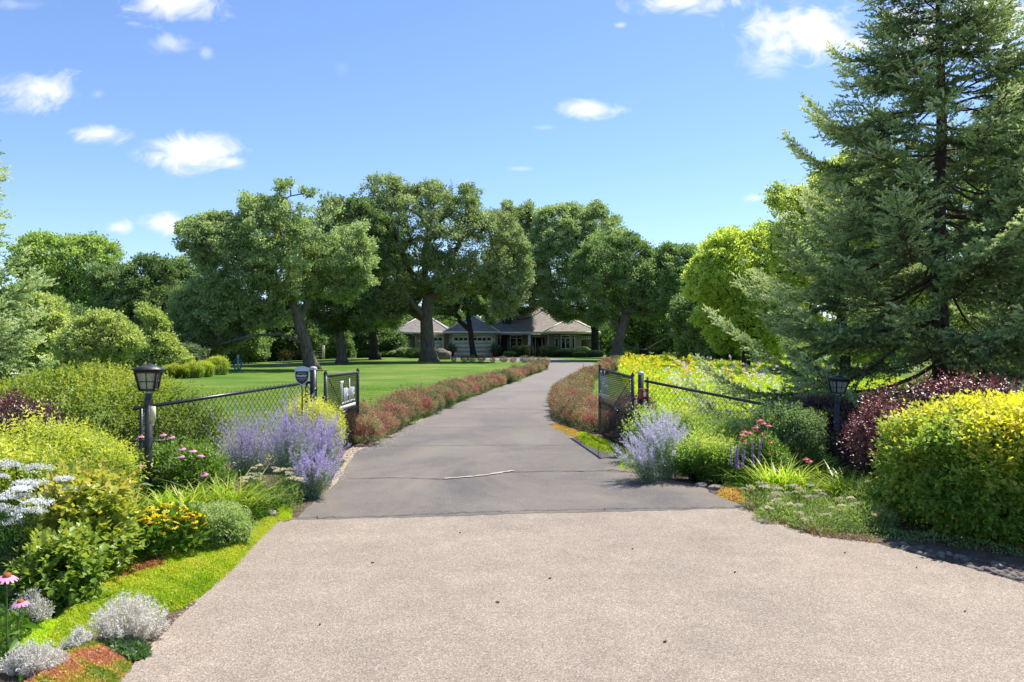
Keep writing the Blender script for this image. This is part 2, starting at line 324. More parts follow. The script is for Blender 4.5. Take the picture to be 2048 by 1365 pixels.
# ------------------------------------------------------------------ helpers: meshes
class Acc:
    def __init__(s): s.V = []; s.Q = []; s.T = []; s.I = []; s.n = 0
    def add(s, V, Q, T=.5, mat=0):
        V = np.asarray(V, float).reshape(-1, 3); Q = np.asarray(Q, np.int64).reshape(-1, 4)
        if len(V) == 0: return
        T = np.broadcast_to(np.asarray(T, float), (len(V),))
        s.V.append(V); s.Q.append(Q+s.n); s.T.append(T); s.I.append(np.full(len(Q), mat, np.int32)); s.n += len(V)
    def build(s, name, mats, parent=None, smooth=False, link=True):
        if not isinstance(mats, (list, tuple)): mats = [mats]
        me = bpy.data.meshes.new(name)
        V = np.concatenate(s.V); Q = np.concatenate(s.Q); T = np.concatenate(s.T); I = np.concatenate(s.I)
        if parent is not None: V = V - np.array(world_loc(parent))
        me.vertices.add(len(V)); me.vertices.foreach_set('co', V.astype(np.float32).ravel())
        me.loops.add(Q.size); me.loops.foreach_set('vertex_index', Q.astype(np.int32).ravel())
        me.polygons.add(len(Q)); me.polygons.foreach_set('loop_start', np.arange(0, Q.size, 4, dtype=np.int32))
        me.polygons.foreach_set('loop_total', np.full(len(Q), 4, np.int32))
        me.polygons.foreach_set('material_index', I)
        if smooth: me.polygons.foreach_set('use_smooth', np.ones(len(Q), bool))
        at = me.attributes.new('tint', 'FLOAT', 'POINT'); at.data.foreach_set('value', T.astype(np.float32))
        for m_ in mats: me.materials.append(m_)
        me.update(); me.validate()
        o = bpy.data.objects.new(name, me)
        if link: C.objects.link(o)
        if parent is not None: o.parent = parent
        return o
def world_loc(o):
    l = Vector(o.location)
    while o.parent: o = o.parent; l += Vector(o.location)
    return tuple(l)
def tag(o, label, cat, group=None, kind=None):
    if label: o['label'] = label
    if cat: o['category'] = cat
    if group: o['group'] = group
    if kind: o['kind'] = kind
    return o
def thing(name, label, cat, loc=(0, 0, 0), group=None):
    o = bpy.data.objects.new(name, None); C.objects.link(o); o.location = loc; o.empty_display_size = .2
    return tag(o, label, cat, group)
def dup(root, loc, rz=0, s=1., label=None):
    r = root.copy(); C.objects.link(r); r.location = loc; r.rotation_euler = (0, 0, rz)
    r.scale = (s, s, s) if isinstance(s, (int, float)) else s
    if label: r['label'] = label
    for ch in list(root.children):
        c = ch.copy(); C.objects.link(c); c.parent = r
        for g in list(ch.children):
            d = g.copy(); C.objects.link(d); d.parent = c
    return r
def nrm(a): return a/np.maximum(np.linalg.norm(a, axis=-1, keepdims=True), 1e-9)
def rdir(n): return nrm(rng.normal(size=(n, 3)))
def frames(T, N):
    T = nrm(T); B = np.cross(T, N); bad = np.linalg.norm(B, axis=1) < 1e-3
    B[bad] = np.cross(T[bad], [1, .3, .2]); B = nrm(B); N2 = np.cross(B, T)
    return np.stack([B, T, N2], axis=2)
LEAF4 = (np.array([[0, 0, 0], [-.28, .45, .06], [0, 1, 0], [.28, .45, .06]]), np.array([[0, 3, 2, 1]]))
LEAF5 = (np.array([[0, 0, 0], [-.3, .4, .1], [0, .42, 0], [.3, .4, .1], [0, 1, -.06]]), np.array([[0, 2, 4, 1], [0, 3, 4, 2]]))
NEEDLE = (np.array([[-.05, 0, 0], [.05, 0, 0], [.03, 1, 0], [-.03, 1, 0]]), np.array([[0, 1, 2, 3]]))
SQ = (np.array([[-.5, -.5, 0], [.5, -.5, 0], [.5, .5, 0], [-.5, .5, 0]]), np.array([[0, 1, 2, 3]]))
def stamp(acc, tpl, pos, R, s, tint=.5, mat=0, tpl_t=None):
    TV, TQ = tpl; n_ = len(pos)
    if n_ == 0: return
    s = np.broadcast_to(np.asarray(s, float), (n_,)) if np.ndim(s) < 2 else s
    if s.ndim == 1: V = np.einsum('nij,vj->nvi', R, TV)*s[:, None, None] + pos[:, None, :]
    else: V = np.einsum('nij,nvj->nvi', R, TV[None]*s[:, None, :]) + pos[:, None, :]
    k_ = len(TV); Q = TQ[None]+(np.arange(n_)*k_)[:, None, None]
    tint = np.repeat(np.broadcast_to(np.asarray(tint, float), (n_,)), k_)
    if tpl_t is not None: tint = tint+np.tile(tpl_t, n_)
    acc.add(V.reshape(-1, 3), Q.reshape(-1, 4), np.clip(tint, 0, 1), mat)
def leaves(acc, pos, out, L, W=1., tint=.5, mat=0, tpl=LEAF4, spread=.8, up=.3):
    """leaves at pos, growing roughly along 'out' with random scatter"""
    n_ = len(pos); T = nrm(out + spread*rdir(n_)); N = nrm(rdir(n_)*.8+out*.5+np.array([0, 0, up]))
    L = np.broadcast_to(np.asarray(L, float), (n_,))
    S = np.stack([L*W, L, L], 1); stamp(acc, tpl, pos, frames(T, N), S, tint, mat)
def tube(acc, P_, rad, sides=6, mat=0, tint=.5, cap=True):
    P_ = np.asarray(P_, float); n_ = len(P_); rad = np.broadcast_to(np.asarray(rad, float), (n_,))
    T = np.gradient(P_, axis=0); T = nrm(T); ref = np.array([0, 0, 1.]) if abs(T[0][2]) < .9 else np.array([1., 0, 0])
    B = nrm(np.cross(T, ref)); A = np.cross(B, T)
    a = np.linspace(0, 2*np.pi, sides, endpoint=False)
    V = P_[:, None, :]+rad[:, None, None]*(np.cos(a)[None, :, None]*B[:, None, :]+np.sin(a)[None, :, None]*A[:, None, :])
    Q = []
    for i in range(n_-1):
        for j in range(sides):
            k_ = (j+1) % sides; Q.append((i*sides+j, i*sides+k_, (i+1)*sides+k_, (i+1)*sides+j))
    V = V.reshape(-1, 3)
    if cap and sides >= 4:
        for b0 in (0, (n_-1)*sides):
            c_ = len(V); V = np.vstack([V, P_[0 if b0 == 0 else -1]])
            for j in range(0, sides-1, 2):
                q = (c_, b0+j, b0+j+1, b0+(j+2) % sides); Q.append(q if b0 else q[::-1])
    acc.add(V, Q, tint, mat)
def box(acc, a, b, mat=0, tint=.5):
    x0, y0, z0 = a; x1, y1, z1 = b
    V = [(x0, y0, z0), (x1, y0, z0), (x1, y1, z0), (x0, y1, z0), (x0, y0, z1), (x1, y0, z1), (x1, y1, z1), (x0, y1, z1)]
    acc.add(V, [(0, 3, 2, 1), (4, 5, 6, 7), (0, 1, 5, 4), (1, 2, 6, 5), (2, 3, 7, 6), (3, 0, 4, 7)], tint, mat)
def obox(acc, c, ax, ay, az, mat=0):
    """oriented box, half-vectors"""
    c = np.array(c); V = [c+sx*np.array(ax)+sy*np.array(ay)+sz*np.array(az) for sx, sy, sz in
         ((-1, -1, -1), (1, -1, -1), (1, 1, -1), (-1, 1, -1), (-1, -1, 1), (1, -1, 1), (1, 1, 1), (-1, 1, 1))]
    acc.add(V, [(0, 3, 2, 1), (4, 5, 6, 7), (0, 1, 5, 4), (1, 2, 6, 5), (2, 3, 7, 6), (3, 0, 4, 7)], .5, mat)
def lathe(acc, c, prof, sides=16, mat=0, tilt=None):
    """prof: list of (radius, z) round a vertical axis at c"""
    c = np.array(c); a = np.linspace(0, 2*np.pi, sides, endpoint=False)+np.pi/sides
    V = []; 
    for r_, z_ in prof: V += [(c[0]+r_*math.cos(t_), c[1]+r_*math.sin(t_), c[2]+z_) for t_ in a]
    Q = [(i*sides+j, i*sides+(j+1) % sides, (i+1)*sides+(j+1) % sides, (i+1)*sides+j) for i in range(len(prof)-1) for j in range(sides)]
    acc.add(V, Q, .5, mat)
def blades(acc, base, az, L, W, spread, droop, tint, mat=0, segs=5):
    """arching strap leaves; arrays of n"""
    n_ = len(base); t_ = np.linspace(0, 1, segs+1)
    h = np.stack([np.cos(az), np.sin(az), 0*az], 1); sd = np.stack([-np.sin(az), np.cos(az), 0*az], 1)
    L, W, spread, droop = [np.broadcast_to(np.asarray(x, float), (n_,)) for x in (L, W, spread, droop)]
    r_ = (spread*L)[:, None]*(t_[None]**1.25); z_ = L[:, None]*(t_[None] - droop[:, None]*t_[None]**2.2)
    Pm = base[:, None, :]+h[:, None, :]*r_[..., None]; Pm[..., 2] += z_
    w = W[:, None]*np.array([.7, 1, 1, .85, .55, .08])[None, :segs+1] if segs == 5 else W[:, None]*np.linspace(1, .1, segs+1)[None]
    V = np.stack([Pm-sd[:, None, :]*w[..., None]/2, Pm+sd[:, None, :]*w[..., None]/2], 2)
    V[..., 2] += 0
    Q = []
    for i in range(segs): Q.append((2*i, 2*i+1, 2*i+3, 2*i+2))
    Q = np.array(Q)[None]+(np.arange(n_)*2*(segs+1))[:, None, None]
    T = np.repeat(np.broadcast_to(np.asarray(tint, float), (n_,)), 2*(segs+1)) + np.tile(np.repeat(np.linspace(-.12, .12, segs+1), 2), n_)
    acc.add(V.reshape(-1, 3), Q.reshape(-1, 4), np.clip(T, 0, 1), mat)
def inpoly(P_, poly):
    x, y = P_[:, 0], P_[:, 1]; inside = np.zeros(len(P_), bool); m_ = len(poly)
    for i in range(m_):
        x0, y0 = poly[i][:2]; x1, y1 = poly[(i+1) % m_][:2]
        if y0 == y1: continue
        c_ = ((y0 > y) != (y1 > y)) & (x < (x1-x0)*(y-y0)/(y1-y0)+x0); inside ^= c_
    return inside
def sample_poly(poly, n_):
    poly = np.array([q[:2] for q in poly]); lo, hi = poly.min(0), poly.max(0); out = []; c_ = 0
    while c_ < n_:
        q = rng.uniform(lo, hi, (n_*2, 2)); q = q[inpoly(q, poly)]; out.append(q); c_ += len(q)
    return np.concatenate(out)[:n_]
def edge_dist(P_, poly):
    d = np.full(len(P_), 1e9); poly = np.array(poly, float)
    for i in range(len(poly)):
        a = poly[i]; b = poly[(i+1) % len(poly)]; ab = b-a; t_ = np.clip(((P_-a)@ab)/max(ab@ab, 1e-9), 0, 1)
        d = np.minimum(d, np.linalg.norm(P_-(a+t_[:, None]*ab), axis=1))
    return d
_ph = rng.uniform(0, 6.28, (12, 3)); _fr = rng.normal(size=(12, 3))
def lump(P_, f=1., seed=0):
    s = 0
    for i in range(6):
        j = (i+seed) % 12; s = s+np.sin((P_@_fr[j])*f*(1+.35*i)+_ph[j, 0]+seed)/(1+.3*i)
    return s/3.2
def sheet(poly, name, matl, dz, parent=None, kind='structure', res=None):
    """flat ground patch following the terrain: polygon given in world XY, cut from a grid"""
    poly = [tuple(q[:2]) for q in poly]
    import bmesh
    bm = bmesh.new(); vs = [bm.verts.new((x, y, 0)) for x, y in poly]; f = bm.faces.new(vs)
    bmesh.ops.triangulate(bm, faces=[f])
    if res:
        for _ in range(6):
            long = [e for e in bm.edges if e.calc_length() > res]
            if not long: break
            bmesh.ops.subdivide_edges(bm, edges=long, cuts=1)
            bmesh.ops.triangulate(bm, faces=[q for q in bm.faces if len(q.verts) > 3])
    for v_ in bm.verts: v_.co.z = gz(v_.co.x, v_.co.y)+dz
    bmesh.ops.recalc_face_normals(bm, faces=bm.faces)
    if sum(q.normal.z for q in bm.faces) < 0: bmesh.ops.reverse_faces(bm, faces=bm.faces)
    me = bpy.data.meshes.new(name); bm.to_mesh(me); bm.free(); me.materials.append(matl)
    o = bpy.data.objects.new(name, me); C.objects.link(o)
    if parent: o.parent = parent
    elif kind: o['kind'] = kind
    return o

# ================================================================== THE SETTING
# ground: one sheet to the horizon
def ground():
    xs = np.unique(np.concatenate([np.linspace(-900, -60, 12), np.linspace(-60, 60, 81), np.linspace(60, 900, 12)]))
    ys = np.unique(np.concatenate([np.linspace(-60, 0, 5), np.linspace(0, 140, 141), np.linspace(140, 1500, 14)]))
    X, Y = np.meshgrid(xs, ys); V = np.stack([X, Y, hgt(X, Y)], 2).reshape(-1, 3)
    nx = len(xs); i, j = np.meshgrid(np.arange(len(ys)-1), np.arange(nx-1), indexing='ij'); b = (i*nx+j).ravel()
    a = Acc(); a.add(V, np.stack([b, b+1, b+nx+1, b+nx], 1)); o = a.build('lawn', M['lawn'], smooth=True); o['kind'] = 'structure'
ground()
# pavement edges, as seen in the photograph
seamL, seamR = G(588, 1042), G(1488, 1018)
dl = [G(*q) for q in ((588, 1042), (640, 1000), (688, 950), (712, 905), (768, 882), (830, 848), (885, 820), (940, 797), (1000, 775), (1050, 757), (1085, 744), (1098, 734), (1090, 728), (1050, 725.5))]
dr = [G(*q) for q in ((1488, 1018), (1400, 975), (1320, 956), (1250, 925), (1180, 893), (1120, 862), (1102, 840), (1098, 812), (1110, 785), (1132, 766), (1165, 750), (1200, 737), (1205, 731), (1185, 726), (1150, 722))]
def jit(pts, a=.02, k=6):
    """subdivide an edge line and make it a little ragged"""
    out = []
    for p0, p1 in zip(pts[:-1], pts[1:]):
        for i in range(k):
            t_ = i/k; s_ = a*(1 if i else .3)
            out.append((p0[0]+(p1[0]-p0[0])*t_+rng.normal()*s_, p0[1]+(p1[1]-p0[1])*t_+rng.normal()*s_))
    out.append(pts[-1][:2]); return out
far = [(-2.0, 93.5), (-2, 98), (-9.5, 99), (-9.8, 91.5)]
near = jit([(seamR[0], seamR[1]-.03), (seamL[0], seamL[1]-.03)], .02, 40)
drive = sheet(jit(dl)[:]+far[::-1][0:1]+[(-9.5, 99), (-1.5, 98.4), (1.5, 95)]+jit(dr)[::-1]+near[1:-1], 'driveway', M['asphalt'], .014, res=2.5)
apL = [G(*q) for q in ((235, 1365), (372, 1228), (440, 1160), (500, 1100), (545, 1052), (588, 1042))]
apR = [G(*q) for q in ((1488, 1018), (1560, 1052), (1640, 1077), (1750, 1090), (1830, 1112), (1940, 1140), (2048, 1172))]
apron = sheet([(-1.8, -6), (-2.1, 3.2)]+jit(apL, .012)+jit(apR, .012)+[(5.6, 4.6), (12, 3.5), (14, -6)], 'driveway_apron', M['apron'], .012, res=1.5)
# planting beds and gravel strips
bedL = [(-9, 2.0), (-2.0, 2.0)]+[q[:2] for q in apL]+[q[:2] for q in dl[:6]]+[(-2.9, 17.5), (-3.1, 12.5), (-4.2, 11.2), (-9.5, 11.5)]
sheet([q for q in bedL], 'planting_bed', M['soil'], .005, res=2)
bedR = [q[:2] for q in apR]+[(9, 4.9), (9.5, 12.5), (5.4, 14.3), (2.6, 14.2), (2.4, 18), (1.6, 18.5)]+[q[:2] for q in dr[0:8]][::-1]
sheet(bedR[:7]+bedR[7:12]+bedR[12:], 'planting_bed', M['soil'], .006, res=2)
grp = [G(*q) for q in ((655, 985), (690, 905), (722, 886), (790, 868), (845, 838), (850, 850), (775, 896), (714, 912), (690, 960))]
sheet(grp, 'gravel_strip', M['gravel'], .009)

def stones(name, label, poly, n_, smin, smax, matl, cols=None):
    a = Acc(); P2 = sample_poly(poly, n_)
    th = np.linspace(0, 2*np.pi, 7, endpoint=False)
    ring = [np.stack([np.cos(th)*r_, np.sin(th)*r_, 0*th+z_], 1) for r_, z_ in ((1, 0), (.85, .4), (.45, .62))]
    TV = np.vstack(ring+[np.array([[0, 0, .66]])]); TQ = [(k*7+j, k*7+(j+1) % 7, (k+1)*7+(j+1) % 7, (k+1)*7+j) for k in range(2) for j in range(7)]
    TQ += [(21, 14+j, 14+(j+1) % 7, 14+(j+2) % 7) for j in (0, 2, 4)]
    az = rng.uniform(0, 6.28, n_); Rm = np.zeros((n_, 3, 3)); Rm[:, 0, 0] = np.cos(az); Rm[:, 0, 1] = -np.sin(az); Rm[:, 1, 0] = np.sin(az); Rm[:, 1, 1] = np.cos(az); Rm[:, 2, 2] = 1
    s = rng.uniform(smin, smax, n_)[:, None]*rng.uniform(.6, 1.3, (n_, 3)); pos = np.column_stack([P2, hgt(P2[:, 0], P2[:, 1])+.003])
    stamp(a, (TV, np.array(TQ)), pos, Rm, s, rng.uniform(0, 1, n_)); o = a.build(name, matl); tag(o, label, 'gravel', kind='stuff')
    return o
stones('gravel', 'tan gravel stones beside the left edge of the driveway', grp, 1800, .008, .024, M['stone'])
edgeR = [G(*q) for q in ((1780, 1096), (1830, 1112), (1940, 1140), (2048, 1172), (2048, 1138), (1940, 1118), (1830, 1096), (1790, 1086))]
stones('gravel', 'dark edging stones and chips below the golden hedge', edgeR, 90, .012, .045, M['stone_dark'])
stones('gravel', 'small mulch chips and pebbles along the left bed edge', [G(*q) for q in ((215, 1365), (365, 1222), (490, 1096), (540, 1048), (590, 1038), (596, 1044), (548, 1056), (500, 1108), (376, 1236), (240, 1365))], 420, .006, .016, M['gravel'])

# cracks and seams in the asphalt: thin real strips
def strip(pts, w, name, matl, dz, parent, k=8, ja=.012):
    a = Acc(); L = jit([G(*q) if len(q) == 2 else q for q in pts], ja, k); L = np.array([(x, y) for x, y in L])
    t_ = nrm(np.gradient(L, axis=0)); nr = np.stack([-t_[:, 1], t_[:, 0]], 1); ww = w*rng.uniform(.4, 1.3, len(L))[:, None]
    A_ = L+nr*ww/2; B_ = L-nr*ww/2; z = lambda q: np.column_stack([q, hgt(q[:, 0], q[:, 1])+dz])
    V = np.vstack([z(A_), z(B_)]); m_ = len(L); a.add(V, [(i, i+m_, i+m_+1, i+1) for i in range(m_-1)][::1])
    return a.build(name, matl, parent)
M['crack'] = plain('crack_dark', (.03, .028, .026), .95)
M['patch'] = surf_mat('sand_fill', (.34, .28, .22), (.46, .39, .31), 20, .9, .3, 80)
strip([(700, 961), (790, 959), (890, 962), (1010, 948), (1080, 946), (1160, 945), (1300, 948)], .022, 'crack', M['crack'], .020, drive)
strip([(888, 961), (950, 956), (1000, 949), (1026, 945)], .07, 'sand_filled_crack', M['patch'], .024, drive, 5, .01)
strip([(716, 896), (860, 894), (980, 893), (1170, 893)], .02, 'crack', M['crack'], .020, drive)
strip([(590, 1041), (780, 1036), (1020, 1026), (1250, 1021), (1484, 1018)], .013, 'seam', M['crack'], .020, drive, 26, .018)
strip([(812, 858), (960, 856), (1098, 856)], .02, 'crack', M['crack'], .020, drive)
strip([(900, 818), (1000, 819), (1098, 821)], .03, 'crack', M['crack'], .022, drive)
strip([(985, 784), (1060, 784), (1110, 785)], .04, 'crack', M['crack'], .024, drive)
M['moss'] = surf_mat('moss_yellow', (.15, .11, .05), (.32, .24, .08), 60, .9, .6, 200)
strip([(1195, 943), (1225, 942), (1255, 945)], .06, 'moss_patch', M['moss'], .026, drive, 4, .02)
strip([(1145, 945), (1170, 946)], .035, 'moss_patch', M['moss'], .028, drive, 4, .012)
debris = Acc()
for (px, py) in ((920, 1070), (1265, 1103), (1690, 1110), (1833, 1140), (1100, 1162), (1470, 1150), (745, 1130), (640, 1255), (1930, 1230), (1330, 1290), (995, 1210)):
    x, y, z = G(px, py); aa = rng.uniform(0, 3); l_ = rng.uniform(.004, .014)
    obox(debris, (x, y, z+.018), (l_*math.cos(aa), l_*math.sin(aa), 0), (-.004*math.sin(aa), .004*math.cos(aa), 0), (0, 0, .003))
tag(debris.build('twig_debris', M['bark_dark']), 'scattered dark twig bits lying on the pale apron', 'debris', kind='stuff')

# ------------------------------------------------------------------ far wood (one mass)
def farwood():
    a = Acc(); n_ = 150000
    x = rng.uniform(-150, 150, n_); dep = rng.uniform(0, 1, n_); y = 122+dep*26-np.abs(x)*.12
    top = 6.4+1.6*np.sin(x*.09+1)+1.1*np.sin(x*.31)+.8*np.sin(x*.83+2)+dep*1.5+np.where(x > 0, -1.2, 0)+np.where(x < -70, 2, 0)
    t_ = rng.uniform(0, 1, n_)**.8; z = t_*top*np.clip(1-.5*(1-dep)*.5, 0, 1)
    pos = np.column_stack([x, y, z+hgt(x, y)]); pos += .6*np.stack([lump(pos, 1.2, 1), lump(pos, 1.1, 3), lump(pos, 1.3, 5)], 1)
    leaves(a, pos, np.tile([0, -.5, .5], (n_, 1)), rng.uniform(.45, .95, n_), 1.5, np.clip(.45+.3*lump(pos, .5, 2)+rng.normal(size=n_)*.15, 0, 1))
    o = a.build('far_wood', M['wood']); tag(o, 'distant wood seen as one dark mass behind the trees', 'wood', kind='stuff')
farwood()

# ================================================================== TREES
def tree(name, label, Y, trunk_px, outline_px, r_trunk, lobe_r, per, leafL, mleaf, mbark, depthk=1., cat='tree', group=None, dens=1.,
         tint=(.0, 1.), droop=0., extra_limbs=(), clus=15, maxd=None, up=.35):
    """a broadleaf tree: trunk and limbs grow to leaf clumps that fill a solid body whose outline the photo gives"""
    seed(label)
    tw = [PX(px, py, Y) for px, py in trunk_px]
    base = tw[0]; bz = gz(base[0], Y); tw[0] = (base[0], Y, bz-.15)
    poly = np.array([(PX(px, py, Y)[0], PX(px, py, Y)[2]) for px, py in outline_px])
    area2 = sum(poly[i][0]*poly[(i+1) % len(poly)][1]-poly[(i+1) % len(poly)][0]*poly[i][1] for i in range(len(poly))); so = 1 if area2 > 0 else -1
    pp = []                                     # ragged outline: tufts and notches about a lobe wide
    for i in range(len(poly)):
        a_, b_ = poly[i], poly[(i+1) % len(poly)]; L_ = np.linalg.norm(b_-a_); k_ = max(1, int(L_/(lobe_r*.9))); nr_ = np.array([b_[1]-a_[1], a_[0]-b_[0]])/max(L_, 1e-6)
        for j in range(k_): pp.append(a_+(b_-a_)*(j+(rng.uniform(-.3, .3) if j else 0))/k_+nr_*so*min(rng.normal()*.65, .3)*lobe_r)
    poly = np.array(pp)
    lo, hi = poly.min(0), poly.max(0); area = (hi-lo).prod()
    root = thing(name, label, cat, (base[0], Y, bz), group)
    cand = sample_poly(poly, 4000); d = edge_dist(cand, poly); Rm = d.max()
    dk = np.sqrt(np.maximum(d*(2*Rm*1.25-d), 0))*depthk
    if maxd: dk = np.minimum(dk, maxd)
    cy = rng.uniform(-1, 1, len(cand)); cy = np.sign(cy)*np.abs(cy)**.6*dk
    P3 = np.column_stack([cand[:, 0], Y+cy, cand[:, 1]]); keep = []; rr = []; gap = lump(P3, .62/lobe_r, int(cand[0, 0]*7) % 9)
    for i in range(len(P3)):
        r_ = lobe_r*rng.uniform(.42, .95)
        if d[i] < r_*.7: r_ = min(r_, max(d[i], lobe_r*rng.uniform(.3, .55)))
        if gap[i] < (-.38 if d[i] < 1.4*lobe_r else -.26): continue
        if keep:
            K = P3[keep]; D = np.linalg.norm(K-P3[i], axis=1)
            if (D < .68*(np.array(rr)+r_)/dens**.33).any(): continue
        keep.append(i); rr.append(r_)
        if len(keep) > 420: break
    LB = P3[keep]; rr = np.array(rr)
    # skeleton
    nodes = [np.array(q) for q in tw]; par = list(range(-1, len(tw)-1)); chains = []
    for lim in extra_limbs:
        pts = [np.array(PX(px, py, Y+dy)) for px, py, dy in lim]
        j0 = int(np.argmin([np.linalg.norm(q-pts[0]) for q in nodes]))
        pi = j0
        for q in pts[1:]: nodes.append(q); par.append(pi); pi = len(nodes)-1
    top = nodes[len(tw)-1]; order = np.argsort(np.linalg.norm(LB-top, axis=1)); first = max(1, len(tw)-2); leafcnt = {}
    for li in order:
        q = LB[li]; N_ = np.array(nodes[first:]); D = np.linalg.norm(N_-q, axis=1)+.9*np.maximum(0, N_[:, 2]-q[2])+.18*np.linalg.norm(N_-top, axis=1)
        pj = int(np.argmin(D))+first; p0 = nodes[pj]; L_ = np.linalg.norm(q-p0); k_ = max(2, int(L_/1.1)); pi = pj
        sag = np.array([rng.normal()*.12, rng.normal()*.12, .10])*L_
        for s_ in range(1, k_+1):
            t_ = s_/k_; w = p0+(q-p0)*t_+sag*math.sin(math.pi*t_)+rng.normal(size=3)*.05*min(L_, 3)
            if s_ == k_: w = q
            nodes.append(w); par.append(pi); pi = len(nodes)-1
        leafcnt[pi] = 1.
    cnt = np.zeros(len(nodes))
    for k_, v_ in leafcnt.items(): cnt[k_] += v_
    for i in range(len(nodes)-1, 0, -1): cnt[par[i]] += cnt[i]
    tot = max(cnt[0], 1); rad = np.maximum(r_trunk*1.15*np.sqrt(cnt/tot), .045*lobe_r)
    for i in range(len(tw)): rad[i] = r_trunk*(1-.22*i/max(1, len(tw)-1))
    ch = [[] for _ in nodes]
    for i in range(1, len(nodes)): ch[par[i]].append(i)
    tr = Acc(); tb = Acc()
    stack = [0]
    while stack:
        s0 = stack.pop(); chain = [par[s0], s0] if par[s0] >= 0 else [s0]; cur = s0
        while ch[cur]:
            big = max(ch[cur], key=lambda q: rad[q] if q >= len(tw) else 1e3)
            for o_ in ch[cur]:
                if o_ != big: stack.append(o_)
            chain.append(big); cur = big
        if len(chain) > 1:
            pr = rad[chain].copy()
            if par[s0] >= 0: pr[0] = min(pr[0], pr[1]*1.25)
            if s0 == 0: # trunk chain: subdivide and flare the foot
                Pn = [nodes[q] for q in chain]; P2, R2 = [], []
                for i_ in range(len(Pn)-1):
                    for t_ in (0, .33, .66): P2.append(Pn[i_]*(1-t_)+Pn[i_+1]*t_+(rng.normal(size=3)*[.04, .04, 0]*r_trunk*2 if i_ else 0)); R2.append(pr[i_]*(1-t_)+pr[i_+1]*t_)
                P2.append(Pn[-1]); R2.append(pr[-1]); P2 = np.array(P2); R2 = np.array(R2)
                R2 *= 1+.55*np.exp(-(P2[:, 2]-bz)/(1.1*r_trunk)); tube(tr, P2, R2, 10)
            else: tube(tr if par[s0] < len(tw)+3 and pr[1] > .3*r_trunk else tb, [nodes[q] for q in chain], pr, 6 if pr[0] > .08 else 4, cap=False)
    # leaves
    cr = Acc(); K = 13; per = int(per*.62)
    if 'oak' in name or 'maple' in name: leafL *= .78; per = int(per*1.6)
    nl = len(LB); cc = LB[np.repeat(np.arange(nl), K)]; rk = np.repeat(rr, K); dr_ = rdir(nl*K); dr_[:, 2] = dr_[:, 2]*.8+.15
    cpos = cc+dr_*(rk*rng.uniform(.2, 1.5, nl*K)**.8)[:, None]*np.array([1, 1, .8])
    # twigs from lobe centres
    m_ = min(len(cpos), 1800); sel = rng.choice(len(cpos), m_, replace=False)
    for i in sel: tube(tb, [cc[i], (cc[i]+cpos[i])/2+rng.normal(size=3)*.06, cpos[i]], [.018*lobe_r+.006, .012*lobe_r+.004, .004], 3, cap=False)
    q = per; idx = np.repeat(np.arange(len(cpos)), q); sg = np.repeat(np.maximum(rk, .6*lobe_r), q)*.22
    pos = cpos[idx]+rng.normal(size=(len(idx), 3))*sg[:, None]*np.array([1, 1, .75])
    lt = np.repeat(rng.uniform(0, 1, nl), K)[idx]*.45+np.repeat(rng.normal(size=nl*K)*.13, q)+.33+rng.normal(size=len(idx))*.15
    lt = tint[0]+(tint[1]-tint[0])*np.clip(lt, 0, 1)
    out = nrm(pos-cc[idx]); out[:, 2] += up-droop
    leaves(cr, pos, out, leafL*rng.uniform(.7, 1.25, len(pos)), 1.25, lt, spread=.9)
    tr.build('trunk', mbark, root, smooth=True)
    if tb.n: tb.build('branches', mbark, root, smooth=True)
    cr.build('crown', mleaf, root)
    return root

OAKG = 'mature oaks on the lawn and round the house'
def Yb(px, py): return G(px, py)[1]
Yo1 = Yb(622, 739)
tree('oak_tree', 'leaning oak at the left of the lawn with a forked trunk and a wide crown', Yo1, [(624, 739), (612, 690), (598, 640), (582, 600)],
     [(366, 492), (385, 455), (430, 436), (478, 440), (492, 405), (530, 412), (556, 408), (572, 372), (590, 366), (612, 388), (622, 410), (680, 405), (725, 440), (735, 520), (722, 600), (690, 628), (640, 605), (600, 625), (560, 640), (520, 650), (500, 690), (440, 690), (400, 716), (362, 700), (345, 640), (372, 600), (392, 560), (384, 528)],
     .42, 1.0, 34, .20, M['oak'], M['bark'], .75, group=OAKG,
     extra_limbs=[[(598, 640, 0), (612, 610, .5), (622, 580, 1), (632, 545, 1.2), (640, 500, 1.5)], [(582, 600, 0), (574, 560, -.4), (580, 510, -.5), (560, 460, -.6)],
                  [(612, 690, 0), (560, 668, -.8), (500, 672, -1.6), (440, 690, -2)], [(582, 600, 0), (530, 575, -1), (470, 545, -1.5), (420, 500, -2)]], dens=1.25)
tree('oak_tree', 'straight trunked oak just right of the leaning oak', Yb(684, 727), [(684, 727), (682, 680), (677, 640), (672, 600)],
     [(590, 480), (620, 420), (668, 395), (720, 392), (752, 405), (765, 470), (770, 560), (765, 630), (735, 668), (700, 645), (650, 660), (620, 640), (600, 560)],
     .38, 1.2, 30, .23, M['oak_dark'], M['bark'], .8, group=OAKG)
tree('oak_tree', 'dark trunked oak standing behind, left of the garage', Yb(750, 719), [(750, 719), (747, 680), (742, 640), (740, 600)],
     [(690, 470), (740, 430), (790, 440), (820, 520), (815, 610), (790, 650), (740, 668), (700, 640), (680, 560)],
     .42, 1.3, 26, .25, M['oak_dark'], M['bark_dark'], .8, group=OAKG)
Yo4 = Yb(858, 723)
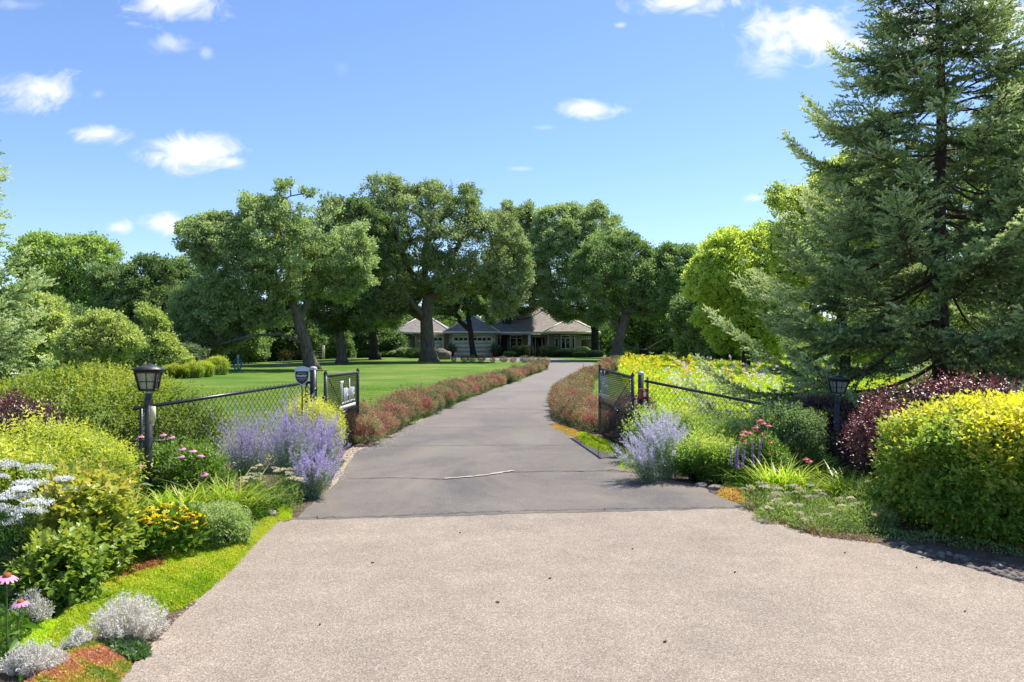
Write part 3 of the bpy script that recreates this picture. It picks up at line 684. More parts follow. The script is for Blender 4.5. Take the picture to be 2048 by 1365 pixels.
tree('oak_tree', 'largest oak with a thick furrowed trunk in front of the single garage door', Yo4, [(858, 723), (856, 690), (853, 640), (856, 598)],
     [(640, 470), (655, 420), (700, 410), (742, 412), (738, 372), (762, 356), (792, 368), (806, 392), (836, 366), (874, 366), (886, 384), (912, 370), (940, 372), (944, 392), (962, 408), (1004, 428), (1040, 470), (1052, 540), (1040, 600), (1010, 636), (975, 600), (930, 580), (900, 600), (860, 585), (830, 612), (790, 628), (740, 640), (700, 612), (660, 560), (640, 510)],
     .66, 1.25, 32, .22, M['oak'], M['bark'], .7, group=OAKG,
     extra_limbs=[[(856, 598, 0), (835, 570, -.6), (812, 525, -1.2), (790, 470, -1.5), (775, 410, -1)], [(856, 598, 0), (850, 560, .3), (848, 500, .8), (862, 430, 1)],
                  [(856, 598, 0), (885, 562, .6), (905, 520, .5), (925, 470, 0), (935, 410, 0)], [(856, 598, 0), (900, 575, -1), (950, 548, -2), (1000, 520, -2.4)],
                  [(853, 640, 0), (820, 600, -1), (770, 582, -2.2), (710, 560, -3)], [(853, 640, 0), (800, 610, .8), (750, 606, 1.2), (700, 590, 2)]], dens=1.15)
tree('oak_tree', 'slender dark oak leaning in front of the double garage door', Yb(947, 715.5), [(948, 716), (944, 690), (941, 662), (936, 636)],
     [(862, 600), (885, 565), (930, 552), (980, 560), (1002, 590), (996, 625), (985, 645), (972, 640), (968, 622), (945, 628), (925, 618), (905, 640), (890, 625), (868, 628)],
     .35, .85, 26, .22, M['oak_dark'], M['bark_dark'], 1.0, group=OAKG,
     extra_limbs=[[(941, 662, 0), (925, 645, -.5), (908, 630, -1), (890, 628, -1.5), (874, 628, -2)], [(941, 662, 0), (918, 642, .3), (900, 640, .3), (884, 636, .3), (868, 640, 0)],
                  [(936, 636, 0), (940, 610, 0), (950, 585, 0)]], dens=.9)
tree('oak_tree', 'dark curving oak in front of the porch windows', Yb(1005, 713.5), [(1004, 714), (1007, 688), (1015, 660), (1018, 632)],
     [(960, 560), (985, 430), (1010, 410), (1050, 412), (1078, 440), (1085, 520), (1098, 580), (1092, 610), (1070, 622), (1048, 630), (1028, 622), (1006, 625), (990, 612), (965, 610)],
     .46, 1.1, 28, .23, M['oak'], M['bark_dark'], .9, group=OAKG,
     extra_limbs=[[(1015, 660, 0), (1004, 640, -.4), (992, 624, -.6)], [(1018, 632, 0), (1040, 640, -.5), (1062, 635, -.8), (1085, 622, -1)], [(1018, 632, 0), (1024, 580, 0), (1030, 500, .4)]], dens=1.1)
tree('oak_tree', 'tall oak behind the right wing of the house', 96, [(1192, 718), (1190, 680), (1188, 630), (1180, 580)],
     [(1058, 470), (1080, 435), (1120, 425), (1165, 413), (1215, 414), (1245, 440), (1256, 480), (1250, 560), (1235, 640), (1200, 650), (1160, 648), (1125, 645), (1100, 620), (1068, 590), (1060, 540)],
     .5, 1.5, 28, .27, M['oak'], M['bark_dark'], .75, group=OAKG, dens=1.15)
tree('oak_tree', 'broad oak right of the house with a pale leaning trunk', Yb(1233, 721), [(1232, 722), (1236, 690), (1244, 655), (1252, 625)],
     [(1150, 560), (1165, 500), (1200, 478), (1235, 470), (1262, 480), (1290, 472), (1310, 484), (1345, 474), (1360, 490), (1380, 500), (1392, 550), (1420, 590), (1432, 640), (1424, 672), (1385, 668), (1340, 640), (1300, 640), (1262, 618), (1225, 622), (1190, 645), (1160, 632), (1145, 600)],
     .5, 1.2, 32, .22, M['oak_dark'], M['bark'], .75, group=OAKG,
     extra_limbs=[[(1244, 655, 0), (1258, 618, 0), (1290, 600, -.5), (1330, 580, -1), (1370, 560, -1.5)], [(1252, 625, 0), (1230, 560, .5), (1232, 510, 1)],
                  [(1244, 655, 0), (1210, 632, -.5), (1180, 630, -1)], [(1236, 690, 0), (1290, 700, .5), (1340, 672, .5), (1390, 640, .5)]], dens=1.2)
tree('oak_tree', 'dark many stemmed oak at the wood edge right of the broad oak', 88, [(1290, 724), (1284, 690), (1290, 660), (1300, 620)],
     [(1200, 600), (1260, 540), (1340, 540), (1400, 580), (1440, 640), (1440, 715), (1390, 715), (1350, 700), (1310, 690), (1260, 690), (1210, 690)],
     .42, 1.5, 24, .28, M['oak_dark'], M['bark_dark'], .6, group=OAKG,
     extra_limbs=[[(1290, 724, 0), (1330, 700, 0), (1370, 668, 0)], [(1284, 690, 0), (1262, 650, 0), (1250, 610, 0)]])
big = next(o for o in C.objects if o.get('label', '').startswith('largest oak'))
seed('dead'); a = Acc()
def twigs(p, d, L, r, n_):
    e = p+d*L; tube(a, [p, (p+e)/2+rng.normal(size=3)*L*.05, e], [r, r*.75, r*.5], 3, cap=False)
    if n_:
        for _ in range(3): twigs(p+(e-p)*rng.uniform(.5, 1), nrm(d+rng.normal(size=3)*.45+np.array([0, 0, .12])), L*rng.uniform(.5, .8), r*.6, n_-1)
for px, py in ((905, 402), (925, 410), (942, 405), (872, 392), (850, 388), (790, 392), (765, 388), (1000, 440), (1020, 452)):
    a = Acc(); twigs(np.array(PX(px, py, Yo4+rng.uniform(-1.5, .5))), nrm(np.array([rng.normal()*.3, 0, 1.])), .8, .035, 3); a.build('bare_twig', M['bark'], big)
# left background
tree('cottonwood_tree', 'tall pale green cottonwood at the far left', 76, [(130, 745), (132, 690), (130, 630), (128, 580)],
     [(42, 540), (52, 500), (78, 478), (122, 470), (160, 478), (196, 476), (218, 505), (222, 560), (205, 640), (170, 690), (110, 700), (70, 660), (46, 600)],
     .45, 1.5, 36, .22, M['cotton'], M['bark'], .8, dens=1.1)
tree('maple_tree', 'round dark green maple between the cottonwood and the oaks', 66, [(268, 745), (268, 700), (270, 650), (270, 600)],
     [(190, 580), (200, 545), (240, 525), (292, 524), (332, 540), (356, 560), (372, 620), (365, 690), (300, 715), (230, 700), (196, 660)],
     .4, 1.3, 34, .22, M['oak_dark'], M['bark_dark'], .85, dens=1.2)
tree('maple_tree', 'dark tree with drooping boughs left of the leaning oak', 72, [(392, 742), (392, 700), (388, 650), (384, 600)],
     [(330, 600), (350, 540), (372, 526), (410, 540), (460, 560), (500, 620), (520, 700), (480, 735), (420, 738), (350, 735), (330, 680)],
     .4, 1.4, 28, .26, M['oak_dark'], M['bark_dark'], .8)
tree('apple_tree', 'greyish olive fruit tree behind the green hedge', 31, [(172, 768), (170, 740), (160, 715), (158, 690)],
     [(96, 715), (112, 672), (150, 652), (186, 640), (204, 618), (232, 640), (262, 648), (275, 690), (262, 735), (200, 752), (130, 750), (98, 742)],
     .12, .48, 30, .085, M['olive'], M['bark_dark'], .9, dens=1.3, cat='tree')
tree('shrub_tree', 'brownish green tall shrub right of the fruit tree', 46, [(312, 756), (310, 735), (306, 700), (304, 680)],
     [(252, 690), (262, 640), (285, 610), (312, 632), (345, 650), (368, 690), (378, 735), (340, 748), (270, 748)],
     .14, .7, 26, .13, M['olive'], M['bark_dark'], .9, dens=1.2, tint=(0, .8))
tree('shrub_tree', 'grey green leafy shrub at the lawn edge near the blueberry row', 48, [(392, 752), (390, 742), (388, 730), (388, 722)],
     [(330, 700), (350, 686), (380, 690), (412, 705), (414, 735), (398, 748), (340, 748), (326, 725)],
     .1, .6, 26, .14, M['grey_shrub'], M['bark_dark'], 1., dens=1.2)
tree('shrub_tree', 'yellow green thicket left of the fruit tree', 36, [(62, 765), (62, 740), (60, 720), (60, 700)],
     [(0, 680), (30, 640), (70, 600), (100, 600), (118, 640), (112, 700), (100, 755), (10, 755), (-40, 740), (-50, 690)],
     .12, .6, 30, .11, M['olive'], M['bark_dark'], 1., dens=1.2, tint=(.1, 1))
tree('shrub_tree', 'dark green thicket behind the fruit tree', 52, [(200, 750), (200, 730), (200, 700), (200, 680)],
     [(-60, 700), (-40, 620), (40, 600), (120, 610), (180, 640), (260, 660), (380, 690), (380, 745), (-60, 745)],
     .14, .9, 22, .18, M['oak_dark'], M['bark_dark'], .8, dens=1.2)
# dark understorey behind the lawn, left of the house
for (cx, w, tp, yb, Yd, lb) in ((450, 70, 640, 742, 80, 'dark shrubby tree behind the blue hose post'), (560, 80, 625, 736, 84, 'dark shrubby tree behind the flower cart'),
                         (650, 60, 640, 726, 92, 'shrubby tree behind the white arbor'), (740, 60, 640, 722, 96, 'shrubby tree left of the garage wing')):
    tree('understorey_tree', lb, Yd, [(cx, yb), (cx-3, yb-22), (cx+2, yb-45), (cx, yb-60)],
         [(cx-w, yb-5), (cx-w*.95, (tp+yb)/2), (cx-w*.5, tp), (cx, tp-10), (cx+w*.5, tp+4), (cx+w, (tp+yb)/2), (cx+w, yb-5)],
         .16, 1.1, 22, .24, M['oak_dark'], M['bark_dark'], .8, dens=1.1, tint=(0, .7))
# right background
tree('locust_tree', 'bright yellow green tree showing between the broad oak and the spruce', 46, [(1492, 742), (1492, 700), (1490, 640), (1488, 600)],
     [(1385, 560), (1398, 515), (1420, 480), (1448, 466), (1480, 476), (1510, 462), (1552, 440), (1600, 480), (1620, 560), (1600, 690), (1540, 715), (1440, 700), (1400, 640)],
     .25, .85, 34, .14, M['yellow_tree'], M['bark_dark'], .8, dens=1.15)
tree('locust_tree', 'yellow green tree rising directly behind the spruce', 38, [(1690, 760), (1690, 700), (1680, 600), (1660, 520)],
     [(1545, 400), (1562, 372), (1600, 365), (1640, 330), (1700, 320), (1800, 330), (1860, 420), (1860, 600), (1780, 720), (1640, 720), (1570, 600), (1548, 470)],
     .25, .85, 26, .13, M['yellow_tree'], M['bark_dark'], .7, dens=1.0)
tree('locust_tree', 'yellow green tree at the right edge of the picture beyond the spruce', 30, [(2040, 780), (2040, 700), (2030, 560), (2030, 450)],
     [(1900, 500), (1950, 300), (1990, 220), (2060, 170), (2150, 200), (2220, 400), (2200, 650), (2060, 740), (1930, 680)],
     .22, .75, 26, .11, M['yellow_tree'], M['bark_dark'], .6, dens=1.0)
tree('maple_tree', 'dark green tree filling the gap under the yellow green trees', 58, [(1430, 738), (1430, 715), (1430, 690), (1430, 660)],
     [(1350, 640), (1372, 580), (1420, 560), (1480, 590), (1560, 620), (1700, 640), (1720, 735), (1360, 732)],
     .25, 1.0, 26, .18, M['oak_dark'], M['bark_dark'], .8, dens=1.15)
tree('maple_tree', 'dark green tree behind the spruce at the right', 52, [(1900, 750), (1900, 720), (1900, 690), (1900, 660)],
     [(1700, 735), (1690, 640), (1760, 560), (1900, 540), (2060, 560), (2200, 600), (2220, 740)],
     .25, 1.1, 20, .2, M['oak_dark'], M['bark_dark'], .7, dens=1.)

# ------------------------------------------------------------------ spruces
def spruce(label, x, y, Ht, R0, seed, zlow=.35, nwh=30, asym=None, pw=.85, side=1.):
    r = np.random.default_rng(seed); root = thing('spruce_tree', label, 'spruce', (x, y, gz(x, y)))
    z0 = gz(x, y); tr = Acc(); n_ = 14; zz = np.linspace(-.1, Ht, n_)
    tube(tr, np.column_stack([x+.03*np.sin(zz*1.3), y+0*zz, z0+zz]), np.maximum(.19*(1-zz/Ht)*Ht/12, .015)+.01, 9)
    br = Acc(); A = []; Bd = []; Ln = []; TT = []
    zs = zlow+(Ht-zlow-.15)*np.linspace(0, 1, nwh)**.92
    for wi, zb in enumerate(zs):
        fr = (zb-zlow)/(Ht-zlow); nb = int(r.integers(6, 9)) if fr < .85 else 6; a0 = r.uniform(0, 6.28)
        for b in range(nb):
            az = a0+b*6.283/nb+r.normal()*.2; L = R0*(1-fr)**pw*r.choice([.62, .8, .95, 1.05])*r.uniform(.9, 1.1)+.18
            if asym: L *= asym(az)
            droop = .10+.22*(1-fr)+r.normal()*.05; rise = .30*fr
            k_ = 12; t_ = np.linspace(0, 1, k_); h = np.array([math.cos(az), math.sin(az), 0])
            zc = L*(rise*t_-droop*np.sin(t_*2.4)+.17*t_**3+.05*np.sin(t_*7+a0))
            wob = r.normal()*.05*L*np.sin(t_*3)
            pts = np.array([x, y, z0+zb+r.normal()*.1])+t_[:, None]*L*h+np.outer(wob, [-h[1], h[0], 0]); pts[:, 2] += zc
            tube(br, pts, np.linspace(.012+.012*L/2, .006, k_), 4, cap=False)
            # secondary boughs
            ns = int(L/.06)+2; st = (.34 if fr > .28 else .14) if L > 1.6 else .12
            for s_ in range(ns):
                t2 = st+(1-st)*(s_+r.uniform(0, 1))/ns; f_ = t2*(k_-1); i_ = min(int(f_), k_-2); p0 = pts[i_]*(1-(f_-i_))+pts[i_+1]*(f_-i_)
                fw = nrm(pts[min(i_+1, k_-1)]-pts[i_]); sd = np.array([-h[1], h[0], 0])*(1 if s_ % 2 else -1)
                l2 = (.22+.36*L*(1-t2)**.8*min(1, t2*2.2))*r.uniform(.6, 1.2); l2 = min(l2, .8)
                d2 = nrm(fw*.75+sd*.85+np.array([0, 0, r.normal()*.16-.10])); dens_ = .5 if t2 < .35 else 1.
                e = p0+d2*l2+np.array([0, 0, -.12*l2]); 
                if l2 > .3 or t2 < .5: tube(br, [p0, (p0+e)/2+[0, 0, .01], e], [.006, .004, .003], 3, cap=False)
                m3 = max(3, int(l2/.045*dens_)) ; u3 = (np.arange(m3)+r.uniform(0, 1, m3))/m3
                u3 = np.clip(.25*(t2 < .5)+u3*(1-.25*(t2 < .5)), 0, 1)
                base = p0+np.outer(u3, e-p0); sg = np.where(np.arange(m3) % 2 == 0, 1, -1)[:, None]; cr_ = np.cross(d2, [0, 0, 1]); 
                dd = nrm(d2*.9+sg*cr_*.6+r.normal(size=(m3, 3))*.42+np.array([0, 0, .05]))
                dd[-1] = d2
                A.append(base); Bd.append(dd); Ln.append(r.uniform(.09, .17, m3)); TT.append(np.clip(.08+.55*t2**2.5*np.ones(m3)+.3*u3+r.normal()*.12, 0, 1))  # inner needles darkened in tint for crown shade, tips paler
            for _ in range(int(L*3.5)):
                t2 = r.uniform(.08, .5); p0 = pts[int(t2*(k_-1))]; sd = np.array([-h[1], h[0], 0])*r.choice([-1, 1]); e = p0+nrm(h*.6+sd*.8+r.normal(size=3)*.35)*r.uniform(.2, .6); tube(br, [p0, (p0+e)/2+r.normal(size=3)*.02, e], [.005, .0035, .002], 3, cap=False)
            A.append(pts[-4:]); Bd.append(np.tile(nrm(pts[-1]-pts[-2]), (4, 1))); Ln.append(np.full(4, .14)); TT.append(np.full(4, .85))
    A = np.concatenate(A); Bd = np.concatenate(Bd); Ln = np.concatenate(Ln); TT = np.concatenate(TT)
    # needle brushes: NK needles round every twig, pointing forward and out
    NK = 19; n_ = len(A); idx = np.repeat(np.arange(n_), NK); tt = rng.uniform(.0, 1., len(idx))
    ref = rdir(len(idx)); sidev = nrm(np.cross(Bd[idx], ref)); pos = A[idx]+Bd[idx]*(Ln[idx]*tt)[:, None]
    T = nrm(Bd[idx]*.85+sidev*(1.0-.5*tt[:, None])); T[:, 2] += .12
    L = rng.uniform(.028, .042, len(idx)); nd = Acc()
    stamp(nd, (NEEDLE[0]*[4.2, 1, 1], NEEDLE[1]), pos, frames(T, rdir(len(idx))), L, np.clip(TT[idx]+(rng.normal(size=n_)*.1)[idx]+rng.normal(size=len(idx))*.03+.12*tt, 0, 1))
    tw = Acc(); 
    tr.build('trunk', M['bark_spruce'], root, smooth=True); br.build('branches', M['spruce_twig'], root, smooth=True)
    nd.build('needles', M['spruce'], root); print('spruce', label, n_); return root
sx, sy, _ = PX(1880, 700, 15.0)
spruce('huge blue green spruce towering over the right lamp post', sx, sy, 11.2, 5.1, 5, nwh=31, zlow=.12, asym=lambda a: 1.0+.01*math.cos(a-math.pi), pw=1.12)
sx2, sy2, _ = PX(-188, 700, 12.0)
spruce('spruce at the left edge with only branch tips in view', sx2, sy2, 6.5, 2.1, 8, nwh=20, pw=.75)
sx3, sy3, _ = PX(2200, 700, 18.5)
spruce('second spruce behind the huge spruce at the right edge', sx3, sy3, 10.5, 3.6, 9, nwh=22, pw=.85)

# ================================================================== THE HOUSE
HY = 100.
def hx(px): return (px-1024)/FPX*HY
def hz(py): return HC+(HOR-py)/FPX*HY
def house():
    g0 = gz(0, HY); EA = hz(665)
    root = thing('house', 'low brown and grey house with hipped shingle roofs and cream garage doors among the oaks', 'house', (hx(990), HY, g0))
    def wall(x0, x1, y0, y1, m_, z1=EA-.02, z0=g0-.3, name='wall'):
        a = Acc(); box(a, (hx(x0), y0, z0), (hx(x1), y1, z1)); return a.build(name, m_, root)
    wall(795, 832, HY+.8, HY+8, M['siding_grey'])
    b1 = wall(832, 899, HY, HY+8, M['siding_brown']); b2 = wall(899, 993.5, HY-1, HY+8, M['siding_brown'])
    wall(994, 1096, HY+1.6, HY+9, M['siding_grey']); w4 = wall(1096.5, 1163, HY, HY+9, M['siding_grey']); wall(1163.5, 1194, HY+1, HY+8, M['siding_dark'])
    bay = wall(1119, 1142, HY-.5, HY+.1, M['siding_grey'])
    wall(1076, 1096, HY+1.2, HY+1.7, M['siding_brown'])
    def hip(x0, x1, y0, y1, z, pitch, cap=True):
        """hipped roof with its own eave board; all closed"""
        w, d = x1-x0, y1-y0; h = min(w, d)/2*pitch; in_ = min(w, d)/2
        a = Acc()
        if w >= d: r0, r1 = (x0+in_, (y0+y1)/2, z+h), (x1-in_, (y0+y1)/2, z+h)
        else: r0, r1 = ((x0+x1)/2, y0+in_, z+h), ((x0+x1)/2, y1-in_, z+h)
        c = [(x0, y0, z), (x1, y0, z), (x1, y1, z), (x0, y1, z)]; V = c+[r0, r1]
        if w >= d: Q = [(0, 1, 5, 4), (2, 3, 4, 5), (1, 2, 5, 5), (3, 0, 4, 4)]
        else: Q = [(1, 2, 5, 4), (3, 0, 4, 5), (0, 1, 4, 4), (2, 3, 5, 5)]
        Vn = np.array(V, float)
        for q in Q:
            if len(set(q)) == 3:
                q3 = list(dict.fromkeys(q)); mid = (Vn[q3[0]]+Vn[q3[1]])/2; a.add([Vn[q3[0]], mid, Vn[q3[1]], Vn[q3[2]]], [(0, 1, 2, 3)])
            else: a.add(Vn[list(q)], [(0, 1, 2, 3)])
        a.add([(x0, y0, z-.01), (x1, y0, z-.01), (x1, y1, z-.01), (x0, y1, z-.01)], [(3, 2, 1, 0)])
        rf = a.build('roof', M['shingle'], root)
        g = Acc()     # fascia and gutter boards
        box(g, (x0-.06, y0-.1, z-.2), (x1+.06, y0-.003, z+.05)); box(g, (x0-.1, y0, z-.2), (x0-.003, y1, z+.05)); box(g, (x1+.003, y0, z-.2), (x1+.1, y1, z+.05))
        g.build('gutter', M['trim'], rf)
        if cap:
            e = Acc()
            for p_, q_ in ((c[0], r0), (c[1], r1 if w >= d else r0)): tube(e, [np.array(p_)+[0, 0, .03], np.array(q_)+[0, 0, .03]], .07, 4)
            e.build('hip_cap', M['trim'], rf)
    hip(hx(784), hx(905), HY-.5, HY+13, EA+.02, .62)
    hip(hx(889), hx(1000), HY-1.7, HY+9, EA+.04, .60)
    hip(hx(960), hx(1199), HY-.45, HY+14, EA+.0, .56)
    hip(hx(1087), hx(1196), HY-.95, HY+7, EA+.05, .52)
    # ceiling of the porch and its beam
    a = Acc(); box(a, (hx(993.6), HY-.3, EA-.32), (hx(1096), HY+.05, EA-.21)); a.build('porch_beam', M['trim'], root)
    a = Acc(); box(a, (hx(1056), HY-.3, g0-.1), (hx(1061.5), HY+.02, EA-.33)); box(a, (hx(1055.4), HY-.34, g0-.1), (hx(1062.1), HY+.06, g0+.12)); a.build('column', M['trim'], root)
    a = Acc(); box(a, (hx(994), HY-.3, g0-.1), (hx(1096), HY+1.6, g0+.1)); a.build('porch_floor', M['stone'], root)
    a = Acc(); box(a, (hx(1095.4), HY-.03, g0), (hx(1097), HY+.3, EA-.2)); a.build('corner_board', M['trim'], root)
    def garage(x0, x1, y0, nw, yy):
        z1 = hz(671.5); d = Acc(); ax0, ax1 = hx(x0), hx(x1)
        rows = 5; hh = (z1-g0-.05)/rows
        for r_ in range(rows): box(d, (ax0+.12, yy-.02, g0+.02+r_*hh+.012), (ax1-.12, yy+.06, g0+.02+(r_+1)*hh))
        cols = int((ax1-ax0)/1.2)*1
        door = d.build('garage_door', M['garage_door'], root)
        f = Acc(); box(f, (ax0-.08, yy-.05, g0), (ax0+.115, yy+.05, z1)); box(f, (ax1-.115, yy-.05, g0), (ax1+.08, yy+.05, z1)); box(f, (ax0-.08, yy-.05, z1+.003), (ax1+.08, yy+.05, z1+.2))
        f.build('door_frame', M['trim'], root)
        for i in range(nw):
            cx = ax0+.12+(ax1-ax0-.24)*(i+.5)/nw; w_ = (ax1-ax0-.24)/nw*.35
            a_ = Acc(); box(a_, (cx-w_, yy-.035, z1-.62), (cx+w_, yy-.022, z1-.3)); a_.build('door_window', M['pane'], door)
    garage(843, 887, 0, 4, HY-.03); garage(907, 985, 0, 8, HY-1.03)
    def window(x0, x1, y0, y1, yy, n_=1, transom=True):
        ax0, ax1, z0, z1 = hx(x0), hx(x1), hz(y1), hz(y0); f = Acc(); t_ = .09
        zt = z1-(z1-z0)*.2 if transom else z1
        box(f, (ax0, yy-.06, z0), (ax0+t_, yy, z1)); box(f, (ax1-t_, yy-.06, z0), (ax1, yy, z1)); box(f, (ax0+t_, yy-.06, z1-t_), (ax1-t_, yy, z1)); box(f, (ax0+t_, yy-.06, z0), (ax1-t_, yy, z0+t_))
        if transom: box(f, (ax0+t_, yy-.055, zt-.05), (ax1-t_, yy, zt+.05))
        for k_ in range(1, n_): cx = ax0+(ax1-ax0)*k_/n_; box(f, (cx-.06, yy-.057, z0+t_), (cx+.06, yy, (zt if transom else z1)-.05))
        w_ = f.build('window', M['trim'], root); a_ = Acc(); box(a_, (ax0+t_, yy-.03, z0+t_), (ax1-t_, yy-.01, z1-t_)); a_.build('pane', M['pane'], w_)
    window(992+2, 1001, 671, 692.5, HY+1.58); window(1020, 1033, 671, 700, HY+1.58); window(1033.5, 1045, 671, 700, HY+1.58)
    window(1109.5, 1117, 671, 697, HY-.02); window(1121, 1140, 671, 698.5, HY-.52, 2); window(1143, 1150, 671, 698.5, HY-.02)
    for x0 in (1165, 1173, 1181): window(x0, x0+6, 672.5, 679, HY+.98, 1, False)
    window(806, 818, 680, 688, HY+.78, 2, False)
    # front door with side lights
    a = Acc(); box(a, (hx(1072), HY+1.1, g0+.1), (hx(1084), HY+1.17, hz(676))); dr_ = a.build('front_door', M['door_black'], root)
    a = Acc(); box(a, (hx(1082.6), HY+1.04, g0+1.05), (hx(1083.2), HY+1.1, g0+1.25)); a.build('handle', M['cap'], dr_)
    a = Acc()
    for x0, x1 in ((1064.4, 1065.4), (1070.4, 1071.9), (1084.1, 1085.6), (1090.4, 1091.4)): box(a, (hx(x0), HY+1.08, g0+.1), (hx(x1), HY+1.2, hz(674)))
    box(a, (hx(1064.4), HY+1.08, hz(674)+.002), (hx(1091.4), HY+1.2, hz(672))); a.build('door_frame', M['trim'], root)
    for x0, x1 in ((1065.5, 1070.3), (1085.7, 1090.3)):
        a = Acc(); box(a, (hx(x0), HY+1.12, g0+.2), (hx(x1), HY+1.16, hz(675))); a.build('side_light', M['pane'], root)
    for px_, yy in ((831.2, HY-.08), (989.5, HY-1.08)):
        a = Acc(); tube(a, [(hx(px_)-.5, yy-.5, EA-.2), (hx(px_), yy, EA-.45), (hx(px_), yy, g0)], .05, 6); a.build('downspout', M['trim'], root)
    for px_, yy in ((839.5, HY), (904, HY-1), (988, HY-1)):
        a = Acc(); lathe(a, (hx(px_), yy-.14, hz(685)), [(.0, 0), (.07, .02), (.11, .2), (.04, .34), (0, .36)], 8); a.build('wall_lamp', M['white_wood'], root)
house()

# ================================================================== GATE, FENCES, LAMPS, SIGN
def chain(acc, A, B, zt0, zt1, zb0, zb1, d=.085, r=.0034, spikes=True):
    A = np.array(A[:2], float); B = np.array(B[:2], float); L = np.linalg.norm(B-A); u_ = (B-A)/L; nv_ = np.array([-u_[1], u_[0]])
    top = lambda s_: zt0+(zt1-zt0)*s_/L; bot = lambda s_: zb0+(zb1-zb0)*s_/L
    H_ = max(zt0, zt1)-min(zb0, zb1); sl = 1.15; zmin = min(zb0, zb1)
    for sgn in (1, -1):
        k0 = -H_/sl if sgn > 0 else 0; s0s = np.arange(k0-d, L+(0 if sgn > 0 else H_/sl)+d, d)
        for s0 in s0s:
            # line z = zmin + sl*sgn*(s - s0)
            m_ = sl*sgn; cand = []
            tl = np.linspace(0, L, 400); z = zmin+m_*(tl-s0); ok = (z <= top(tl)) & (z >= bot(tl))
            if ok.sum() < 3: continue
            s1, s2 = tl[ok][0], tl[ok][-1]; z1, z2 = zmin+m_*(s1-s0), zmin+m_*(s2-s0)
            o_ = nv_*.003*sgn; p1 = A+u_*s1+o_; p2 = A+u_*s2+o_
            tube(acc, [(p1[0], p1[1], z1), (p2[0], p2[1], z2)], r, 3, cap=False)
    if spikes:
        for s_ in np.arange(d/2, L, d):
            p = A+u_*s_; z = top(s_); tube(acc, [(p[0], p[1], z-.02), (p[0]+nv_[0]*.012, p[1]+nv_[1]*.012, z+.035)], .0035, 3, cap=False)
def textmesh(txt, size, ext, bold=0., sx=1.):
    cu = bpy.data.curves.new('t', 'FONT'); cu.body = txt; cu.size = size; cu.extrude = ext; cu.offset = bold; cu.align_x = 'CENTER'; cu.align_y = 'CENTER'
    o = bpy.data.objects.new('t', cu); C.objects.link(o); dg = bpy.context.evaluated_depsgraph_get(); me = bpy.data.meshes.new_from_object(o.evaluated_get(dg))
    bpy.data.objects.remove(o); bpy.data.curves.remove(cu); return me

LP = np.array([-2.775, 11.85]); LF = np.array([-2.72, 14.05])      # left leaf: hinge end, free end
RP = np.array([1.885, 12.45]); RF = np.array([1.665, 15.1])
def gate_post(x, y, h, label, r=.052):
    root = thing('gate_post', label, 'post', (x, y, gz(x, y)), 'pair of gate posts')
    a = Acc(); tube(a, [(x, y, -.1), (x, y, h-.02)], r, 16); a.build('post', M['black_metal'], root, smooth=False)
    a = Acc(); lathe(a, (x, y, h-.02), [(r+.003, -.03), (r+.004, .0), (r*.8, .014), (r*.3, .024), (0, .025)], 16); a.build('cap', M['cap'], root)
    a = Acc(); lathe(a, (x, y, h-.35), [(r+.001, 0), (r+.008, .005), (r+.008, .03), (r+.001, .035)], 16); a.build('clamp', M['black_metal'], root)
    a = Acc(); lathe(a, (x, y, h-.72), [(r+.001, 0), (r+.008, .005), (r+.008, .03), (r+.001, .035)], 16); a.build('clamp', M['black_metal'], root)
gate_post(-2.93, 11.75, 1.40, 'black gate post left of the driveway beside the shield sign'); gate_post(2.03, 12.55, 1.30, 'black gate post right of the driveway carrying the red box', .046)
def stroke(acc, pts, w, ext, O, U, N, rev=1):
    """thick letter strokes in the plane (U, up) offset along N"""
    pts = np.array(pts, float); w_ = w if hasattr(w, '__len__') else [w]*(len(pts)-1)
    for i in range(len(pts)-1):
        a_, b_ = pts[i], pts[i+1]; m_ = (a_+b_)/2; h_ = (b_-a_)/2; l_ = np.linalg.norm(h_); n_ = np.array([-h_[1], h_[0]])/l_*w_[i]/2; h_ = h_*(1+w_[i]*.3/l_)
        to = lambda q: U*q[0]+np.array([0, 0, 1])*q[1]
        obox(acc, O+to(m_), to(h_), to(n_), N*ext*(1+.02*i))
